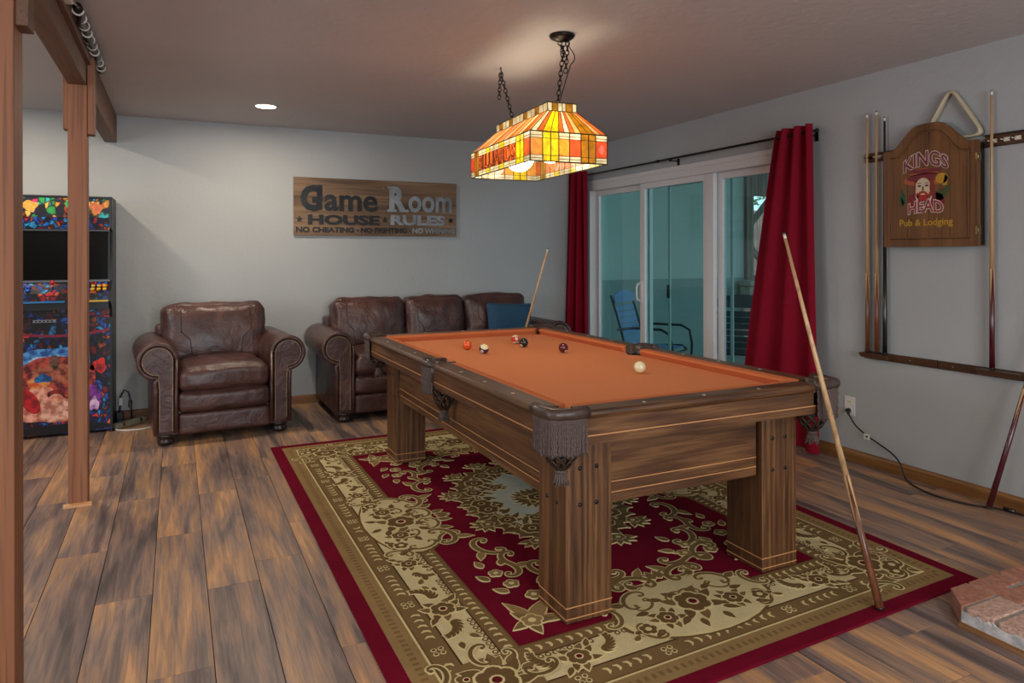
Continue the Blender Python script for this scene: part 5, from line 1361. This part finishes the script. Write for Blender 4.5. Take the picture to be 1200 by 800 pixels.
# base and bands
bs = MB(); 
for (i_, zz) in ((0, RZ),):
    n = 24; 
    ringp = [(RW*k/n, 0) for k in range(n)]+[(RW, RL*k/n) for k in range(n)]+[(RW-RW*k/n, RL) for k in range(n)]+[(0, RL-RL*k/n) for k in range(n)]
    bs.prism([RM(u, v) for u, v in ringp], 0.0005, RZ, lambda a, b, h: (a, b, h))
bs.build('rug_body', RC['crimson'], rug, bevel=.003)
def band(a, b, col, lvl, n=10):
    mb = pat.setdefault(col, MB()); z = RZ+lvl*.0007
    o_ = [(a, a), (RW-a, a), (RW-a, RL-a), (a, RL-a)]; i_ = [(b, b), (RW-b, b), (RW-b, RL-b), (b, RL-b)]
    for k in range(4):
        p0, p1, q0, q1 = o_[k], o_[(k+1) % 4], i_[k], i_[(k+1) % 4]; vs = []
        for j in range(n+1):
            t = j/n
            for (c, d) in ((p0, p1), (q0, q1)): x, y = RM(c[0]*(1-t)+d[0]*t, c[1]*(1-t)+d[1]*t); vs.append((x, y, z))
        mb.add(vs, [(2*j, 2*j+2, 2*j+3, 2*j+1) for j in range(n)])
band(.065, .143, 'gold', .5); band(.143, .151, 'line', .9); band(.151, .158, 'brown', .8); band(.158, .236, 'olive', .6); band(.236, .243, 'dark', .8)
band(.243, .378, 'cream', .5); band(.378, .384, 'dark', .8); band(.384, .446, 'olive', .6); band(.446, .452, 'brown', .9)
# small key pattern in the outer gold band, commas in the two darker bands
def along(side, s_, off):           # side 'L' (left) or 'F' (front) half, mirrored by symmetry
    return (off, s_) if side == 'L' else (s_, off)
for side, Lh in (('L', RL/2), ('F', RW/2)):
    k = 0; s_ = .12
    while s_ < Lh:
        a, b = along(side, s_, .095), along(side, s_+.014, .118)
        rp([(a[0], a[1]), (b[0], a[1]), (b[0], b[1]), (a[0], b[1])], 'olive', .7); s_ += .030
    s_ = .47; k = 0
    while s_ < Lh-.01:
        c = along(side, s_, .415); d = along(side, s_+.020, .425)
        if side == 'L': pts = [(.400, s_), (.412, s_+.004), (.424, s_+.002), (.430, s_-.010)]
        else: pts = [(s_, .400), (s_+.004, .412), (s_+.002, .424), (s_-.010, .430)]
        rstroke(pts, [.003, .0065, .0065, .002], 'line', 1.6); s_ += .040
    s_ = .30; k = 0
    while s_ < Lh-.02:
        m = k % 9
        if m < 5:
            pts = [(.180, s_), (.194, s_+.008), (.208, s_+.004), (.214, s_-.010)]
            if side == 'F': pts = [(b, a) for a, b in pts]
            rstroke(pts, [.002, .006, .006, .002], 'line', 1.6); s_ += .040
        elif m == 6:
            c = along(side, s_+.02, .197); 
            for q_ in range(4): rp([(c[0]+.018*math.cos(q_*PI/2+.8)+.011*math.cos(PI*j/4), c[1]+.018*math.sin(q_*PI/2+.8)+.011*math.sin(PI*j/4)) for j in range(8)], 'line', 1.5); rp([(c[0]+.018*math.cos(q_*PI/2+.8)+.007*math.cos(PI*j/4), c[1]+.018*math.sin(q_*PI/2+.8)+.007*math.sin(PI*j/4)) for j in range(8)], 'brown', 2.0)
            s_ += .05
        else: s_ += .03
        k += 1
# cream scallops along the inner edge of the cream band
for side, Lh in (('L', RL/2), ('F', RW/2)):
    s_ = .46; k = 0
    while s_ < Lh-.3:
        c = along(side, s_, .366)
        if k % 12 < 9:
            rp([(c[0]+.012*math.cos(PI*j/4), c[1]+.012*math.sin(PI*j/4)) for j in range(8)], 'brown', 1.2); rp([(c[0]+.006*math.cos(PI*j/4), c[1]+.006*math.sin(PI*j/4)) for j in range(8)], 'line', 1.6)
        s_ += .028; k += 1
# sprays along the cream border
def spray(side, s_, d=1, sc=1.0):
    P_ = (lambda a, b: (b, s_+d*a)) if side == 'L' else (lambda a, b: (s_+d*a, b))
    A = (lambda t: PI/2*d+0 - (t if d > 0 else -t)) if side == 'L' else (lambda t: t if d > 0 else PI-t)
    x, y = P_(0, .305); rose(x, y, .052*sc, 4, .3)
    for (a, b, t) in ((.09, .30, .15), (-.09, .31, 2.9)):
        x, y = P_(a, b); acanthus(x, y, A(t), .12*sc, 4, 'brown', 1 if t < 1 else -1)
    for (a, b, t, l) in ((.05, .345, .9, .05), (-.05, .265, 3.9, .05), (.22, .29, .5, .045), (.245, .325, .1, .04), (-.20, .33, 2.6, .045), (-.235, .285, 3.4, .04)):
        x, y = P_(a, b); leaf(x, y, A(t), l*sc, .022*sc, ['brown', 'olive'][int(l*1000) % 2], .1)
spray('L', .80, 1, 1.1); spray('L', 1.22, -1, .85); spray('F', .60, 1, 1.0)
# mid-side cartouches breaking into the field
def cart(side, c, ru, rv):
    P_ = (lambda a, b: (b, c+a)) if side == 'L' else (lambda a, b: (c+a, b))
    e = lambda k_: [P_(rv*k_*math.sin(PI*j/12), .40+ru*k_*math.cos(PI*j/12)) for j in range(24)]
    sy = 4
    s2 = 2 if side == 'L' else 3; rp(e(1.08), 'brown', 1.0, s2); rp(e(1.03), 'line', 1.2, s2); rp(e(.97), 'cream', 1.5, s2)
    ang = (lambda t: PI/2-t) if side == 'L' else (lambda t: t)
    for (a, b, t, sz_, m) in ((-.10, .60, .25, .13, 1), (-.27, .55, .75, .14, -1), (-.38, .44, 1.3, .13, 1), (-.36, .30, 2.0, .12, -1), (-.20, .45, .6, .10, 1), (-.05, .50, .2, .09, -1)):
        x, y = P_(a*rv/.40, (b-.40)*ru/.19+.40); scroll(x, y, ang(t), sz_, m, body='olive')
    for (a, b, t, l) in ((-.02, .62, 1.5, .07), (-.05, .615, 2.0, .065), (-.16, .585, 2.1, .06), (-.31, .50, 2.6, .06)):
        x, y = P_(a*rv/.40, (b-.40)*ru/.19+.40); leaf(x, y, ang(t), l, .035, 'olive', .1)
    x, y = P_(0, .41); rose(x, y, .085, s2, .2)
    x, y = P_(-.16, .36); rose(x, y, .05, 4, .5); x, y = P_(-.27, .33); flower(x, y, .035, 5, 'brown', 'line')
    for (a, b, t, l) in ((-.08, .33, 3.6, .07), (-.10, .47, 2.6, .07), (-.20, .42, 3.0, .06), (-.22, .30, 3.5, .06), (-.05, .30, 4.4, .06)):
        x, y = P_(a, b); leaf(x, y, ang(t), l, .03, 'brown', .12)
cart('L', RL/2, .165, .36); cart('F', RW/2, .19, .33)
# corner roses
rp([(.30+.155*math.cos(PI*j/14)*(1+.07*math.cos(4*PI*j/14+PI)), .30+.155*math.sin(PI*j/14)*(1+.07*math.cos(4*PI*j/14+PI))) for j in range(28)], 'olive', 1.3)
rose(.305, .315, .085, 4, .4, 3); flower(.21, .25, .042, 5, 'brown', 'line'); flower(.25, .20, .038, 5, 'brown', 'line'); flower(.36, .225, .035, 5, 'brown', 'rose'); flower(.22, .36, .035, 5, 'brown', 'rose')
for (x, y, t, sz_, m) in ((.17, .40, 1.2, .13, 1), (.40, .17, .35, .13, -1), (.15, .27, 1.7, .10, -1), (.27, .15, -.1, .10, 1), (.40, .39, .8, .10, 1), (.28, .47, 1.4, .12, -1), (.47, .28, .15, .12, 1)): scroll(x, y, t, sz_, m, body='brown')
for (x, y, t, l) in ((.37, .37, .8, .07), (.33, .40, 1.4, .06), (.40, .33, .2, .06), (.25, .33, 2.6, .06), (.33, .24, -1.0, .06), (.19, .19, 3.9, .05)): leaf(x, y, t, l, .032, 'olive', .1)
# field corner bows and blossom sprays
for t in (.25, 1.32): 
    for sg in (1, -1): leaf(.565, .575, t+sg*.32, .16, .045, 'gold', sg*.2)
for t in (-.35, 1.95, 3.3, 4.5): leaf(.565, .575, t, .09, .04, 'olive', .15)
flower(.565, .575, .042, 5, 'gold', 'line')
for i, (x, y) in enumerate(((.72, .66), (.79, .74), (.86, .83), (.66, .74), (.62, .86), (.60, .97), (.92, .76))): flower(x, y, .034-.002*(i % 3), 5, 'gold', 'line', i)
for i, (x, y, t) in enumerate(((.70, .62, -.3), (.84, .69, -.1), (.95, .80, .4), (.90, .90, 1.0), (.58, .80, 2.2), (.55, .92, 2.0), (.57, 1.04, 1.6), (.65, 1.03, 1.0), (.73, .80, 1.2))): leaf(x, y, t, .065, .030, ['gold', 'olive'][i % 2], .1)
# chain of C and S scrolls round the field
cu_, cv_ = RW/2, RL/2
for i, t in enumerate((12, 25, 38, 50, 61, 71, 81)):
    a = R(t); x, y = cu_-.60*abs(math.cos(a))**.9, cv_-1.02*abs(math.sin(a))**.9
    tang = math.atan2(-1.02*math.cos(a), .60*math.sin(a)); scroll(x, y, tang, .185, 1 if i % 2 else -1, i % 3 == 2, body='olive', w0=.065)
    leaf(x+.03*math.cos(tang), y+.03*math.sin(tang), tang+.9*(-1)**i, .085, .034, 'gold', .15)
# centre medallion
rp([(cu_+.30*math.cos(PI*j/24)*(1+.05*math.cos(8*PI*j/24)), cv_+.50*math.sin(PI*j/24)*(1+.04*math.cos(8*PI*j/24))) for j in range(48)], 'pale', 1.0, 1)
for i in range(9):
    a = R(5+i*10); x, y = cu_-.315*math.cos(a), cv_-.52*math.sin(a); o_ = math.atan2(-math.sin(a)/.52, -math.cos(a)/.315)
    if i % 2 == 0: rose(x, y, .055+.012*(i % 4 == 0), 4, a)
    else: scroll(x, y, o_+PI/2, .10, 1 if i % 4 == 1 else -1, body='olive')
    for sg in (-.7, 0, .7): leaf(x+.04*math.cos(o_+sg), y+.04*math.sin(o_+sg), o_+sg, .085, .034, ['olive', 'brown'][i % 2], .1)
    leaf(x-.03*math.cos(o_), y-.03*math.sin(o_), o_+PI+.3, .09, .03, 'brown', .2)
for (a, rr) in ((20, .78), (50, .74), (78, .8)):
    x, y = cu_-.40*math.cos(R(a))*1.05, cv_-.66*math.sin(R(a)); flower(x, y, .035, 5, 'olive', 'line')
    for t in range(5): leaf(x, y, R(a)+PI+(-2+t)*.55, .085, .03, 'olive', .1)
for t in range(10): leaf(cu_-.02, cv_-.02, PI/2+PI*t/9+.1, .13, .04, 'olive' if t % 2 else 'brown', .1)
rose(cu_, cv_, .07, 1, .2, 3); rose(cu_-.14, cv_-.25, .045, 4, .2)
for col, mb in pat.items(): mb.build('pattern_'+col, RC[col], rug, kind='stuff')
